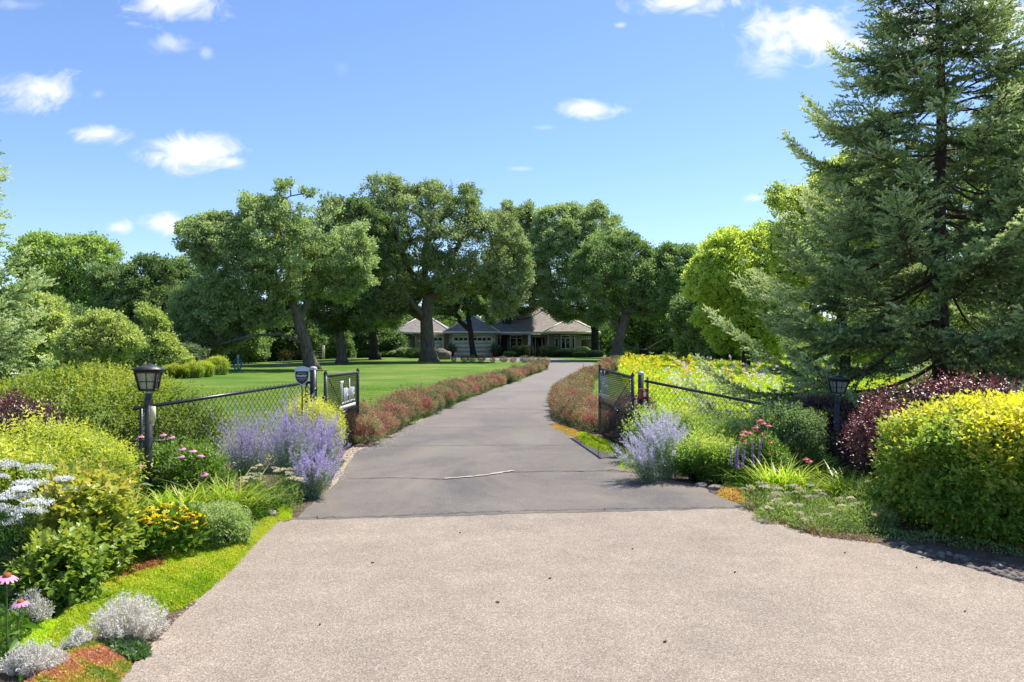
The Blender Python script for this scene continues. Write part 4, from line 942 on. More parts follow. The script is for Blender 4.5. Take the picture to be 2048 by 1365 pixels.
LET = {  # tall narrow blackletter shapes in a unit cell: x 0..1, y 0..1 (ascenders to 1.5)
 'T': [([(0.05, 1.42), (.9, 1.42)], .3), ([(.05, 1.45), (.05, .8)], .1), ([(.5, 1.4), (.5, 0.03)], .2), ([(.5, .03), (1, .1)], .1)],
 'w': [([(.08, 1), (.08, .06)], .2), ([(.08, .06), (.5, .04)], .1), ([(.5, 1), (.5, .06)], .2), ([(.5, .04), (.92, .12)], .1), ([(.92, 1.02), (.92, .1)], .2)],
 'e': [([(.15, .95), (.15, .1)], .24), ([(.15, .97), (.8, .88)], .12), ([(.8, .9), (.8, .58)], .2), ([(.8, .56), (.15, .44)], .1), ([(.15, .06), (.85, .1)], .12)],
 'l': [([(.4, 1.55), (.4, .04)], .26), ([(.4, .04), (.85, .12)], .1)],
 'v': [([(.1, 1.0), (.1, .1)], .24), ([(.1, 1), (.8, .94)], .1), ([(.8, .95), (.8, .15)], .22), ([(.1, .06), (.8, .14)], .12)],
 'O': [([(.12, 1.25), (.12, .15)], .24), ([(.12, 1.3), (.5, 1.45), (.88, 1.25)], .14), ([(.88, 1.25), (.88, .15)], .24), ([(.12, .1), (.5, -.02), (.88, .1)], .14), ([(.5, 1.3), (.5, .25)], .1)],
 'a': [([(.15, .7), (.15, .1)], .24), ([(.1, .98), (.8, .95)], .13), ([(.82, .97), (.82, .06)], .24), ([(.15, .06), (.8, .1)], .12), ([(.15, .62), (.8, .56)], .1)],
 'k': [([(.18, 1.5), (.18, .03)], .26), ([(.2, .5), (.85, .98)], .14), ([(.3, .55), (.85, .1)], .18)],
 's': [([(.8, .95), (.15, .92)], .13), ([(.16, .9), (.16, .58)], .24), ([(.16, .58), (.82, .46)], .14), ([(.82, .46), (.82, .12)], .24), ([(.85, .07), (.1, .05)], .13)]}
def gate(Pn, Pf, zt0, zt1, zb0, zb1, word, s0, s1, zw, xh, label, matw, slop=0.0, side=1):
    root = thing('gate_leaf', label, 'gate', (Pn[0], Pn[1], gz(*Pn)), 'pair of open driveway gates')
    U2 = (Pf-Pn); L = np.linalg.norm(U2); U = np.array([U2[0]/L, U2[1]/L, 0]); N = np.array([U[1], -U[0], 0])*side   # N points to the driveway
    at = lambda s_, z: np.array([Pn[0], Pn[1], 0])+U*s_+np.array([0, 0, z])
    zt = lambda s_: zt0+(zt1-zt0)*s_/L; zb = lambda s_: zb0+(zb1-zb0)*s_/L; zm = lambda s_: zb(s_)+(zt(s_)-zb(s_))*.5
    for s_ in (0, L):
        a = Acc(); tube(a, [at(s_, zb(s_)-.03), at(s_, zt(s_)+.03)], .027, 10); lathe(a, at(s_, zt(s_)+.03), [(.031, -.01), (.031, .01), (.015, .035), (.012, .05), (0, .058)], 10)
        a.build('upright', M['black_metal'], root, smooth=False)
    for f_, nm in ((zt, 'top_rail'), (zm, 'middle_rail'), (zb, 'bottom_rail')):
        a = Acc(); tube(a, [at(.02, f_(0)), at(L-.02, f_(L))], .022, 10, cap=False); a.build(nm, M['black_metal'], root, smooth=True)
    a = Acc(); chain(a, at(.03, 0)+N*.026, at(L-.03, 0)+N*.026, zt(0)+.0, zt(L)+.0, zb(0), zb(L), .055, .0034, False)
    for f_ in (zt, zm, zb):      # tie wires wrapped round the rails
        for s_ in np.arange(.06, L-.04, .05): tube(a, [at(s_, f_(s_)-.024)+N*.026, at(s_+.012, f_(s_)+.026)+N*.012, at(s_+.02, f_(s_)+.02)-N*.024], .003, 3, cap=False)
    a.build('mesh', M['wire'], root)
    a = Acc(); tube(a, [at(.05, zt(0)-.05)+N*.035, at(L-.05, zb(L)+.05)+N*.035], .006, 5); tube(a, [at(.9, zm(0)-.02)+N*.04, at(1.15, zm(0)+.02)+N*.04], .02, 6); a.build('brace_rod', M['black_metal'], root)
    # cut metal word with a base bar
    a = Acc(); widths = {'T': 1.25, 'w': 1.1, 'e': .8, 'l': .55, 'v': .9, 'O': 1.35, 'a': .95, 'k': .95, 's': .85}
    tot = sum(widths[c]+.18 for c in word); cell = abs(s1-s0)/tot; dirn = 1 if s1 > s0 else -1; cur = s0
    for c in word:
        wd = widths[c]*cell
        for pts, w in LET[c]:
            P2 = [(cur+dirn*p[0]*wd, zw+.05+p[1]*xh) for p in pts]
            stroke(a, P2, w*cell*.66 if abs(pts[0][0]-pts[1][0]) < .3 else w*xh*.55, .004, at(0, 0)+N*.045, U, N)
        cur += dirn*(widths[c]+.18)*cell
    stroke(a, [(s0-dirn*.03, zw), (s1, zw)], .05, .005, at(0, 0)+N*.045, U, N)
    a.build('word_sign', matw, root)
    # operator arm
    a = Acc(); o_ = at(.05, zm(0)-.02); obox(a, o_+U*.24-N*.1, U*.3, N*.045, np.array([0, 0, .055])); tube(a, [o_-N*.1-U*.3, o_+U*.6-N*.06], .02, 8); a.build('opener_arm', M['black_metal'], root)
    for z in (zt(0)-.32, zb(0)+.3): a = Acc(); tube(a, [at(-.13, z), at(.0, z)], .022, 8); a.build('hinge', M['black_metal'], root)
gate(LP, LF, 1.26, 1.235, .03, .0, 'Twelve', .74, 1.78, .72, .25, 'open left gate leaf with the white word Twelve', M['white_metal'], side=1)
gate(RP, RF, 1.21, 1.275, .03, .06, 'Oaks', 2.42, 1.66, .80, .27, 'open right gate leaf with the grey word Oaks, red roses and dark leaves behind it', M['sign_grey'], side=-1)

def fence(p0, p1, zt0, zt1, label, posts):
    root = thing('chain_link_fence', label, 'fence', (p0[0], p0[1], 0))
    g0_, g1_ = gz(*p0), gz(*p1)
    a = Acc(); tube(a, [(p0[0], p0[1], zt0), (p1[0], p1[1], zt1)], .021, 10); a.build('top_rail', M['black_metal'], root, smooth=True)
    a = Acc(); chain(a, p0, p1, zt0+.01, zt1+.01, g0_+.03, g1_+.03); a.build('mesh', M['wire'], root)
    for t_, h_ in posts:
        x, y = p0[0]+(p1[0]-p0[0])*t_, p0[1]+(p1[1]-p0[1])*t_; z = zt0+(zt1-zt0)*t_
        a = Acc(); tube(a, [(x, y, -.1), (x, y, z+h_)], .019, 8); a.build('post', M['black_metal'], root)
fence((-2.985, 11.72), (-4.15, 8.75), 1.168, 1.015, 'black chain link fence running left from the gate post to the green hedge', [(.02, 0), (.97, 0)])
fence((2.09, 12.52), (3.75, 10.45), 1.155, .85, 'black chain link fence running right from the gate post under the spruce', [(.02, .07), (.98, 0)])

def lamp(x, y, ztop, tilt, label, plate):
    z0 = gz(x, y); root = thing('lamp_post', label, 'lamp post', (x, y, z0), 'pair of black lantern posts'); Hh = ztop-z0
    def sq(prof, rot, mat, nm, par=root, mats=None):
        a = Acc(); lathe(a, (x, y, z0), [(r_*1.4142, z_) for r_, z_ in prof], 4)
        V = a.V[0]; c_, s_ = math.cos(rot), math.sin(rot); dx, dy = V[:, 0]-x, V[:, 1]-y; V[:, 0] = x+c_*dx-s_*dy; V[:, 1] = y+s_*dx+c_*dy
        return a.build(nm, mat, par)
    rot = R_(10)
    a = Acc(); tube(a, [(x, y, z0-.1), (x, y, z0+Hh-.41)], .038, 16); pole = a.build('pole', M['lamp_black'], root)
    a = Acc(); lathe(a, (x, y, z0+Hh-.47), [(.040, 0), (.044, .01), (.044, .06), (.041, .065), (.037, .085), (.028, .12), (.026, .15)], 16); a.build('collar', M['lamp_black'], root)
    # lantern: tapering glazed box, flared hood, finial
    zb, zt = Hh-.315, Hh-.135; rb, rt = .066, .102
    gl = sq([(rb-.004, zb), (rt-.004, zt)], rot, M['lampglass'], 'lantern_glass')
    a = Acc(); c_, s_ = math.cos(rot), math.sin(rot)
    def W(u_, v_, z): return np.array([x+c_*u_-s_*v_, y+s_*u_+c_*v_, z0+z])
    for i in range(4):
        an = i*math.pi/2; ca, sa = round(math.cos(an)), round(math.sin(an))
        def F_(t_, zf, off=.002): r_ = rb+(rt-rb)*zf+off; lu, lv = r_, t_*r_; return W(ca*lu-sa*lv, sa*lu+ca*lv, zb+(zt-zb)*zf)
        for t_, w in ((-1, .011), (1, .011), (0, .0045)):
            tube(a, [F_(t_, 0), F_(t_, 1)], w, 4)
        for zf, w in ((.0, .011), (.47, .0045), (1.0, .011)): tube(a, [F_(-1, zf), F_(1, zf)], w, 4)
    a.build('lantern_frame', M['lamp_black'], root)
    sq([(rb+.006, zb-.012), (rb+.008, zb), (.0, zb+.002)], rot, M['lamp_black'], 'lantern_base')
    sq([(rt+.006, zt-.005), (rt+.014, zt+.022), (rt+.036, zt+.024), (rt+.036, zt+.03), (.05, zt+.066), (.024, zt+.082), (0, zt+.084)], rot, M['lamp_black'], 'hood')
    a = Acc(); lathe(a, (x, y, z0+zt+.078), [(.016, 0), (.012, .012), (.007, .018), (.013, .028), (.015, .036), (.007, .045), (.004, .055), (0, .06)], 12); a.build('finial', M['lamp_black'], root)
    a = Acc(); lathe(a, (x, y, z0+zb-.05), [(.02, 0), (.03, .02), (.03, .036), (0, .038)], 10); a.build('neck', M['cap'], root)
    if plate:
        for k_ in (-1, 1): a = Acc(); tube(a, [W(k_*.028, 0, zb-.06), W(k_*.045, 0, zb-.03), W(k_*.06, 0, zb-.012)], .004, 4); a.build('scroll_bracket', M['lamp_black'], root)
        a = Acc(); tube(a, [W(-.2, 0, Hh-.83), W(.17, 0, Hh-.83)], .008, 6); lathe(a, W(.175, 0, Hh-.842), [(0, 0), (.015, .006), (.017, .014), (.01, .024), (0, .026)], 8); a.build('ladder_bar', M['lamp_black'], root)
        a = Acc(); obox(a, (x+.058, y-.028, z0+Hh-.56), (.021, 0, 0), (0, .016, 0), (0, 0, .078)); a.build('photocell_box', M['cream_plastic'], root)
    else:
        a = Acc(); tube(a, [W(.03, 0, Hh-.76), W(.26, 0, Hh-.76)], .007, 6); a.build('ladder_bar', M['lamp_black'], root)
        a = Acc(); lathe(a, W(-.05, -.02, Hh-.77), [(0, 0), (.012, .005), (.012, .015), (0, .02)], 8); a.build('knob', M['cap'], root)
    root.rotation_euler = (0, R_(tilt), 0); return root
lamp(PX(297, 0, 8.05)[0], 8.05, 1.575, 0, 'black lantern post with a cream box on its side, in the left bed', True)
lamp(PX(1668, 0, 12.1)[0], 12.1, 1.31, 3.2, 'slightly leaning black lantern post in the right bed before the spruce', False)

# security shield sign
def shield():
    x, y, _ = PX(604, 750, 10.9); root = thing('yard_sign', 'white and black shield shaped security sign on a black stake by the left gate post', 'sign', (x, y, 0))
    zt, zb_ = PX(0, 732.5, 10.9)[2], PX(0, 770, 10.9)[2]; w = .098; Hs = zt-zb_
    prof = [(-.0, 1), (-.35, .975), (-1, .9), (-1, .45), (-.93, .32), (-.75, .18), (-.45, .06), (0, -.04)]; prof = prof+[(-a_, b_) for a_, b_ in prof[::-1][1:-1]]
    def plate(sc_, yo, th, m_, nm, ylim=None, par=root):
        P2 = [(x+a_*w*sc_, zb_+Hs*(.48+(b_-.48)*sc_)) for a_, b_ in prof]
        if ylim is not None:
            P2 = [(a_, min(b_, zb_+Hs*ylim)) for a_, b_ in P2]
        import bmesh
        bm = bmesh.new(); vs = [bm.verts.new((a_-x, y+yo-y, b_)) for a_, b_ in P2]; bmesh.ops.remove_doubles(bm, verts=bm.verts, dist=1e-5); f = bm.faces.new(list(bm.verts)) if ylim is None else bm.faces.new([v_ for v_ in bm.verts])
        r_ = bmesh.ops.extrude_face_region(bm, geom=[f]); 
        for v_ in [q for q in r_['geom'] if isinstance(q, bmesh.types.BMVert)]: v_.co.y -= th
        bmesh.ops.recalc_face_normals(bm, faces=bm.faces); me = bpy.data.meshes.new(nm); bm.to_mesh(me); bm.free(); me.materials.append(m_)
        o = bpy.data.objects.new(nm, me); C.objects.link(o); o.parent = par; return o
    face = plate(1.0, 0, .004, M['shield_blue'], 'shield_plate'); plate(.9, -.0042, .0015, M['shield_black'], 'shield_field', .72, face)
    def txt(s_, size, z, m_, bold=0., sx=1.):
        me = textmesh(s_, size, .0004, bold); me.materials.append(m_); o = bpy.data.objects.new('lettering', me); C.objects.link(o); o.parent = face
        o.location = (0, -.0066, zb_+Hs*z); o.rotation_euler = (R_(90), 0, 0); o.scale = (sx, 1, 1)
    txt('PROTECTED BY', .016, .615, M['paper']); txt('SimpliSafe', .036, .48, M['paper'], .0012, .98); txt('HOME SECURITY', .015, .335, M['paper'], 0, 1.15); txt('24/7 ALARM', .013, .25, M['paper'])
    a = Acc(); tube(a, [(x, y+.012, -.05), (x, y+.012, zb_+.1)], .011, 8); a.build('stake', M['black_metal'], root)
shield()
# red box on the right post
bx, by = 2.03, 12.49; root = thing('flyer_box', 'small red fronted cedar box with a white label fixed to the right gate post', 'box', (bx, by-.06, 0))
z_ = PX(0, 789, 12.4)[2]
a = Acc(); obox(a, (bx+.015, by-.075, z_), (.07, 0, 0), (0, .03, 0), (0, 0, .075)); a.build('case', M['cedar'], root)
a = Acc(); obox(a, (bx+.03, by-.112, z_-.005), (.05, 0, 0), (0, .005, 0), (0, 0, .066)); a.build('front_panel', M['red_box'], root)
a = Acc(); obox(a, (bx+.015, by-.082, z_+.083), (.078, 0, 0), (0, .042, 0), (0, 0, .006)); a.build('lid', M['cedar'], root)
a = Acc(); obox(a, (bx+.035, by-.119, z_), (.022, 0, 0), (0, .001, 0), (0, 0, .036)); a.build('label_plate', M['paper'], root)
a = Acc(); tube(a, [(bx+.02, by-.06, z_-.075), (bx+.03, by-.07, z_-.2), (bx+.07, by-.06, z_-.4), (bx+.08, by-.05, .0)], .009, 6); a.build('conduit', M['cap'], root)

# ------------------------------------------------------------------ small things on and around the lawn
bxp, byp, bz_ = G(476, 743); root = thing('hose_post', 'pale wooden post with a coiled blue hose at the far left of the lawn', 'hose', (bxp, byp, bz_))
a = Acc(); box(a, (bxp-.05, byp-.05, bz_-.1), (bxp+.05, byp+.05, bz_+1.05)); a.build('post', M['post_wood'], root)
a = Acc()
for k in range(9):
    t_ = np.linspace(0, 2*np.pi, 30); rx_ = .2+.012*k+.01*np.sin(k*2.); tube(a, np.column_stack([bxp+rx_*np.sin(t_), byp-.09-.012*(k % 4)+0*t_, bz_+.5+(.36+.02*(k % 3))*np.cos(t_)*np.where(np.cos(t_) < 0, 1.15, .8)]), .012, 5, cap=False)
a.build('hose', M['blue_hose'], root, smooth=True)
xc, yc, zc = G(570, 733); root = thing('bicycle_planter', 'small metal bicycle planter with red and yellow flowers at the lawn edge', 'planter', (xc, yc, zc))
for k_ in (-1, 1):
    a = Acc(); t_ = np.linspace(0, 2*np.pi, 20); tube(a, np.column_stack([xc+k_*.36+.27*np.cos(t_), yc+0*t_, zc+.28+.27*np.sin(t_)]), .02, 5, cap=False)
    for q in range(5): tube(a, [(xc+k_*.36, yc, zc+.28), (xc+k_*.36+.27*math.cos(q*1.256), yc, zc+.28+.27*math.sin(q*1.256))], .008, 3, cap=False)
    a.build('wheel', M['post_wood'], root)
a = Acc(); tube(a, [(xc-.36, yc, zc+.28), (xc-.1, yc, zc+.7), (xc+.3, yc, zc+.75), (xc+.36, yc, zc+.28)], .022, 5); tube(a, [(xc-.1, yc, zc+.7), (xc, yc, zc+.28), (xc+.36, yc, zc+.28)], .02, 5); a.build('frame', M['post_wood'], root)
a = Acc(); q = np.array([xc, yc, zc+.95])+rng.normal(size=(260, 3))*[.22, .16, .16]; leaves(a, q, rdir(260), .12, 1.4, rng.uniform(0, .6, 260), 0); a.add(*[np.zeros((0, 3)), np.zeros((0, 4))])
q2 = np.array([xc, yc-.05, zc+1.02])+rng.normal(size=(90, 3))*[.22, .16, .15]; leaves(a, q2, rdir(90), .12, 1.5, rng.uniform(0, 1, 90), 1); q3 = q2+rng.normal(size=q2.shape)*.1; leaves(a, q3, rdir(90), .1, 1.5, rng.uniform(0, 1, 90), 2)
a.build('flowers', [M['rud_leaf'], M['rose_fl'], M['rud_pet']], root)
xa, ya, za = PX(637, 0, 88)[0], 88, gz(PX(637, 0, 88)[0], 88); root = thing('garden_arbor', 'white wooden arbor between the leaning oak and the next trunk', 'arbor', (xa, ya, za))
for k_ in (-1, 1):
    for d_ in (-1, 1):
        a = Acc(); box(a, (xa+k_*.55-.05, ya+d_*.35-.05, za), (xa+k_*.55+.05, ya+d_*.35+.05, za+1.75)); a.build('post', M['white_wood'], root)
a = Acc()
for d_ in (-.42, .42): box(a, (xa-.85, ya+d_-.03, za+1.752), (xa+.85, ya+d_+.03, za+1.87))
a.build('beam', M['white_wood'], root); a = Acc()
for k_ in range(6): box(a, (xa-.7+k_*.28-.02, ya-.6, za+1.873), (xa-.7+k_*.28+.02, ya+.6, za+1.94))
a.build('slat', M['white_wood'], root); a = Acc()
for k_ in range(5): box(a, (xa-.5, ya+.37, za+.3+k_*.28), (xa+.5, ya+.39, za+.33+k_*.28))
a.build('trellis', M['white_wood'], root)
xb, yb_, zb2 = PX(32, 0, 14)[0], 14, 0; root = thing('bird_house', 'small pale bird house on a thin pole behind the green hedge', 'bird house', (xb, yb_, zb2))
zz_ = PX(0, 754, 14)[2]
a = Acc(); tube(a, [(xb, yb_, 0), (xb, yb_, zz_-.04)], .012, 6); a.build('pole', M['post_wood'], root)
a = Acc(); box(a, (xb-.05, yb_-.05, zz_-.05), (xb+.05, yb_+.05, zz_+.03)); a.build('body', M['white_wood'], root)
a = Acc(); a.add([(xb-.08, yb_-.08, zz_+.03), (xb+.08, yb_-.08, zz_+.03), (xb+.08, yb_+.08, zz_+.03), (xb-.08, yb_+.08, zz_+.03), (xb-.08, yb_, zz_+.075), (xb+.08, yb_, zz_+.075)], [(0, 1, 5, 4), (2, 3, 4, 5), (3, 2, 1, 0), (0, 4, 4, 3), (1, 2, 5, 5)][:3]); a.build('roof', M['white_wood'], root)
def rock(name, label, x, y, s, matl, seed=0, cat='rock', n_=14):
    th = np.linspace(0, np.pi, n_); ph = np.linspace(0, 2*np.pi, 2*n_, endpoint=False); T_, P_ = np.meshgrid(th, ph, indexing='ij')
    D = np.stack([np.sin(T_)*np.cos(P_), np.sin(T_)*np.sin(P_), np.cos(T_)], 2).reshape(-1, 3)
    r_ = 1+.22*lump(D*2+seed, 1.3, seed)+.1*lump(D*4+seed, 2, seed+2); V = D*r_[:, None]; V = np.sign(V)*np.abs(V)**.85*np.array(s)
    z0 = gz(x, y); V = V+np.array([x, y, z0+s[2]*.35]); a = Acc(); m_ = 2*n_
    a.add(V, [(i*m_+j, (i+1)*m_+j, (i+1)*m_+(j+1) % m_, i*m_+(j+1) % m_) for i in range(n_-1) for j in range(m_)]); o = a.build(name, matl, smooth=False)
    return tag(o, label, cat)
gb = G(886, 719); rock('boulder', 'large grey boulder beside the biggest oak trunk', PX(884, 0, 80)[0], 80, (.85, .7, .78), M['boulder'], 3)
q = G(537, 1036); rock('rock', 'pale tan rock at the foot of the arching daylily', q[0], q[1]+.05, (.075, .06, .05), M['stone'], 1)
q = G(1401, 977); rock('rock', 'small grey brown rock at the driveway edge under the russian sage', q[0]+.03, q[1]+.05, (.075, .06, .045), M['stone'], 2)
q = G(1424, 982); rock('rock', 'reddish rock beside the small orange green sedum at the right edge', q[0]+.05, q[1]+.05, (.085, .06, .045), M['stone'], 5)
for (px, lb, s_) in ((904, 'red pot with a green plant between the two garage doors', 1.), (990, 'red planter with bushy green plant right of the double garage door', 1.1)):
    X_, Y_ = hx(px)*.975, HY*.975; z0 = gz(X_, Y_); root = thing('potted_plant', lb, 'potted plant', (X_, Y_, z0))
    a = Acc(); lathe(a, (X_, Y_, z0), [(0, 0), (.22*s_, 0), (.32*s_, .55), (.35*s_, .55), (.35*s_, .62), (.28*s_, .62), (0, .55)], 12); a.build('pot', M['terracotta'], root)
    a = Acc(); q = np.array([X_, Y_, z0+1.0])+rng.normal(size=(500, 3))*[.2*s_, .18, .2]; leaves(a, q, rdir(500), .3, 1, rng.uniform(0, 1, 500)); a.build('plant', M['oak_dark'], root)

# ================================================================== PLANTS
def shell(n_, r3, p=2.4, lumpy=.16, f=2.2, seed=0, dmin=.72, zmin=-.9):
    """points and outward directions on a lumpy superellipsoid body, all within its skin"""
    D = rdir(int(n_*1.5)); D = D[D[:, 2] > zmin][:n_]; r_ = (np.abs(D)**p).sum(1)**(-1/p)
    pos = D*r_[:, None]*(1+lumpy*lump(D*r_[:, None], f, seed)+lumpy*.5*lump(D*3, f*1.6, seed+3))[:, None]*(rng.uniform(dmin, 1, len(D))**.7)[:, None]
    return pos*np.array(r3), nrm(D/np.array(r3))
def shoots(acc, pos, out, L, k_, leafL, W, tint, mat=0, up=.6, tpl=LEAF5, stem=None):
    """short leafy shoots: k leaves in pairs along each"""
    n_ = len(pos); d = nrm(out+.45*rdir(n_)+np.array([0, 0, up])); L = np.broadcast_to(np.asarray(L, float), (n_,)); perp = nrm(np.cross(d, rdir(n_)))
    P_, T_, S_, C_ = [], [], [], []
    for j in range(k_):
        f = (j//2+.6)/((k_+1)//2); sd = (1 if j % 2 else -1); ax = perp if (j//2) % 2 == 0 else np.cross(d, perp)
        P_.append(pos+d*(L*f)[:, None]); T_.append(nrm(d*(.35+.5*f)+ax*sd+rdir(n_)*.22)); S_.append(leafL*(1.1-.5*f)*rng.uniform(.75, 1.2, n_)); C_.append(np.clip(tint+.22*(f-.5)+rng.normal(size=n_)*.07, 0, 1))
    P_.append(pos+d*L[:, None]*.95); T_.append(d); S_.append(np.full(n_, leafL*.6)); C_.append(np.clip(tint+.2, 0, 1))
    P_, T_, S_, C_ = map(np.concatenate, (P_, T_, S_, C_)); N = nrm(np.array([0, 0, 1.])+rdir(len(P_))*.55+.2*T_)
    stamp(acc, tpl, P_, frames(T_, N), np.column_stack([S_*W, S_, S_]), C_, mat)
    if stem is not None:
        w_ = nrm(np.cross(d, [0, .3, 1]))*.0022; V = np.stack([pos-w_, pos+w_, pos+d*L[:, None]+w_*.5, pos+d*L[:, None]-w_*.5], 1); acc.add(V.reshape(-1, 3), np.arange(4*n_).reshape(-1, 4), .3, stem)
def stems_to(acc, base, tips, r=.006, mat=0, tint=.3, sides=4):
    for t_ in tips: tube(acc, [base+rng.normal(size=3)*[.04, .04, 0], (base+t_)/2+rng.normal(size=3)*.04, t_], [r, r*.8, r*.5], sides, mat, tint, cap=False)
def bush(name, label, cat, x, y, r3, n_, leafL, W, mt, tintf, k_=5, shootL=.1, zc=None, p=2.4, lumpy=.16, seed=0, group=None, bark='bark_dark', z0=None, up=.6, dmin=.72, link=True, zmin=-.9, f=2.2):
    sd0 = label; globals()['seed'](sd0); z0 = gz(x, y) if z0 is None else z0; zc = r3[2]*.95 if zc is None else zc
    root = thing(name, label, cat, (x, y, z0), group); ctr = np.array([x, y, z0+zc])
    q, o_ = shell(n_, r3, p, lumpy, f, seed, dmin, zmin); q = q+ctr; ok = q[:, 2] > z0+.01; q, o_ = q[ok], o_[ok]
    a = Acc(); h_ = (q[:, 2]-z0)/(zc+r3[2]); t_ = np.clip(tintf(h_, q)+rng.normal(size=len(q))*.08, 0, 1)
    if k_: shoots(a, q, o_, shootL*rng.uniform(.6, 1.3, len(q)), k_, leafL, W, t_, up=up)
    else: leaves(a, q, o_, leafL*rng.uniform(.7, 1.25, len(q)), W, t_, up=up, tpl=LEAF5)
    st = Acc(); sel = rng.choice(len(q), min(40, len(q)), replace=False); stems_to(st, np.array([x, y, z0-.02]), ctr+(q[sel]-ctr)*.8, .008)
    st.build('stems', M[bark], root); a.build('foliage', mt, root); return root

# ---- near hedges
nL = 9000
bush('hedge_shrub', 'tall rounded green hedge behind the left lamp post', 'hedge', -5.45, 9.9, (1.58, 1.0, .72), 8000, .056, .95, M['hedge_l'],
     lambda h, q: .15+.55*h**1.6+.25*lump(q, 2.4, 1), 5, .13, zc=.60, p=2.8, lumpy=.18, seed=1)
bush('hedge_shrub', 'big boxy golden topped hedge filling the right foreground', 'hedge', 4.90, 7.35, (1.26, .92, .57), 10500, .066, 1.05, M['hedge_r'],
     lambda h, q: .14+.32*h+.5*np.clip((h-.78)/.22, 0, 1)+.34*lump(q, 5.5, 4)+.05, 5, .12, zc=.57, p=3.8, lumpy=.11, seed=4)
# purple leaved shrubs
pur = lambda h, q: .25+.25*h+.3*lump(q, 3, 2)+.35*np.clip((h-.85)/.15, 0, 1)
bush('purple_shrub', 'dark purple leaved shrub rising behind the golden hedge', 'shrub', 5.35, 9.6, (.85, .45, .48), 2000, .055, .85, M['purple'], pur, 7, .2, zc=.68, lumpy=.55, seed=5, up=1.0)
bush('purple_shrub', 'dark purple shrub with red tips left of the right lamp post', 'shrub', PX(1648, 0, 12.7)[0], 12.7, (.58, .45, .42), 2600, .05, .85, M['purple'], pur, 5, .13, zc=.48, lumpy=.3, seed=6)
bush('purple_shrub', 'low dark purple shrub between the right lamp post and the golden hedge', 'shrub', PX(1745, 0, 11.0)[0], 11.0, (.42, .35, .36), 1600, .05, .85, M['purple'], pur, 5, .13, zc=.38, lumpy=.3, seed=7)
bush('purple_shrub', 'arching purple shrub with red new leaves at the upper left corner of the golden hedge', 'shrub', PX(1752, 0, 9.0)[0], 9.0, (.2, .25, .42), 600, .055, .8, M['purple'], lambda h, q: .5+.4*h, 5, .2, zc=.66, lumpy=.4, seed=3, up=1.2)
bush('purple_shrub', 'dark purple shrub at the left edge between the two green shrubs', 'shrub', PX(5, 0, 7.9)[0], 7.9, (.5, .4, .38), 1800, .05, .8, M['purple'], pur, 5, .15, zc=.72, lumpy=.3, seed=8)
# gold-green shrubs of the left bed
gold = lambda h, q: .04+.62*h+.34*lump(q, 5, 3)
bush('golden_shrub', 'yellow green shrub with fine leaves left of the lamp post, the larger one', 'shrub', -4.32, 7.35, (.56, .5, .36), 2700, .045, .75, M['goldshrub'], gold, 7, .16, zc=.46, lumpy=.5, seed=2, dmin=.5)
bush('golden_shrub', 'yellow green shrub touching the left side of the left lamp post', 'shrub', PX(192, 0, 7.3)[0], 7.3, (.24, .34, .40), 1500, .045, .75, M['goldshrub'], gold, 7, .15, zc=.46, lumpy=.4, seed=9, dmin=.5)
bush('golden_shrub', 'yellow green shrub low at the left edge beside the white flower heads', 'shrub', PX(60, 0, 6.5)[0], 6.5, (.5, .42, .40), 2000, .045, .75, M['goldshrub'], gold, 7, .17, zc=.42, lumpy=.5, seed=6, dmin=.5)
bush('dogwood_shrub', 'broad leaved yellow green shrub with orange tips above the red sedum', 'shrub', PX(165, 0, 5.75)[0], 5.75, (.29, .28, .36), 800, .075, 1.15, M['dogwood'],
     lambda h, q: .15+.6*h**1.3+.2*lump(q, 4, 3), 5, .16, zc=.36, lumpy=.3, seed=4, dmin=.4)
bush('dogwood_shrub', 'low green broad leaved shrub between the umbels and the red sedum', 'shrub', PX(118, 0, 5.2)[0], 5.2, (.2, .22, .2), 380, .07, 1.15, M['dogwood'],
     lambda h, q: .1+.35*h, 5, .12, zc=.2, lumpy=.3, seed=5, dmin=.4)
bush('small_shrub', 'grey green small leaved mound right of the yellow daisies', 'shrub', PX(430, 0, 6.7)[0], 6.7, (.24, .22, .17), 1300, .035, .75, M['fern'], lambda h, q: .3+.5*h, 5, .07, zc=.15, lumpy=.2)
# dark shrub hiding the end of the right fence
bush('green_shrub', 'dark green shrub swallowing the end of the right fence', 'shrub', PX(1560, 0, 10.6)[0], 10.6, (.52, .42, .48), 4200, .04, .75, M['oak_dark'], lambda h, q: .2+.5*h, 5, .11, zc=.50, lumpy=.25, seed=3)
bush('green_shrub', 'dark green low shrub behind the right coneflowers', 'shrub', PX(1478, 0, 11.2)[0], 11.2, (.40, .4, .34), 2400, .04, .75, M['oak_dark'], lambda h, q: .3+.6*h, 5, .11, zc=.30, lumpy=.25, seed=2)
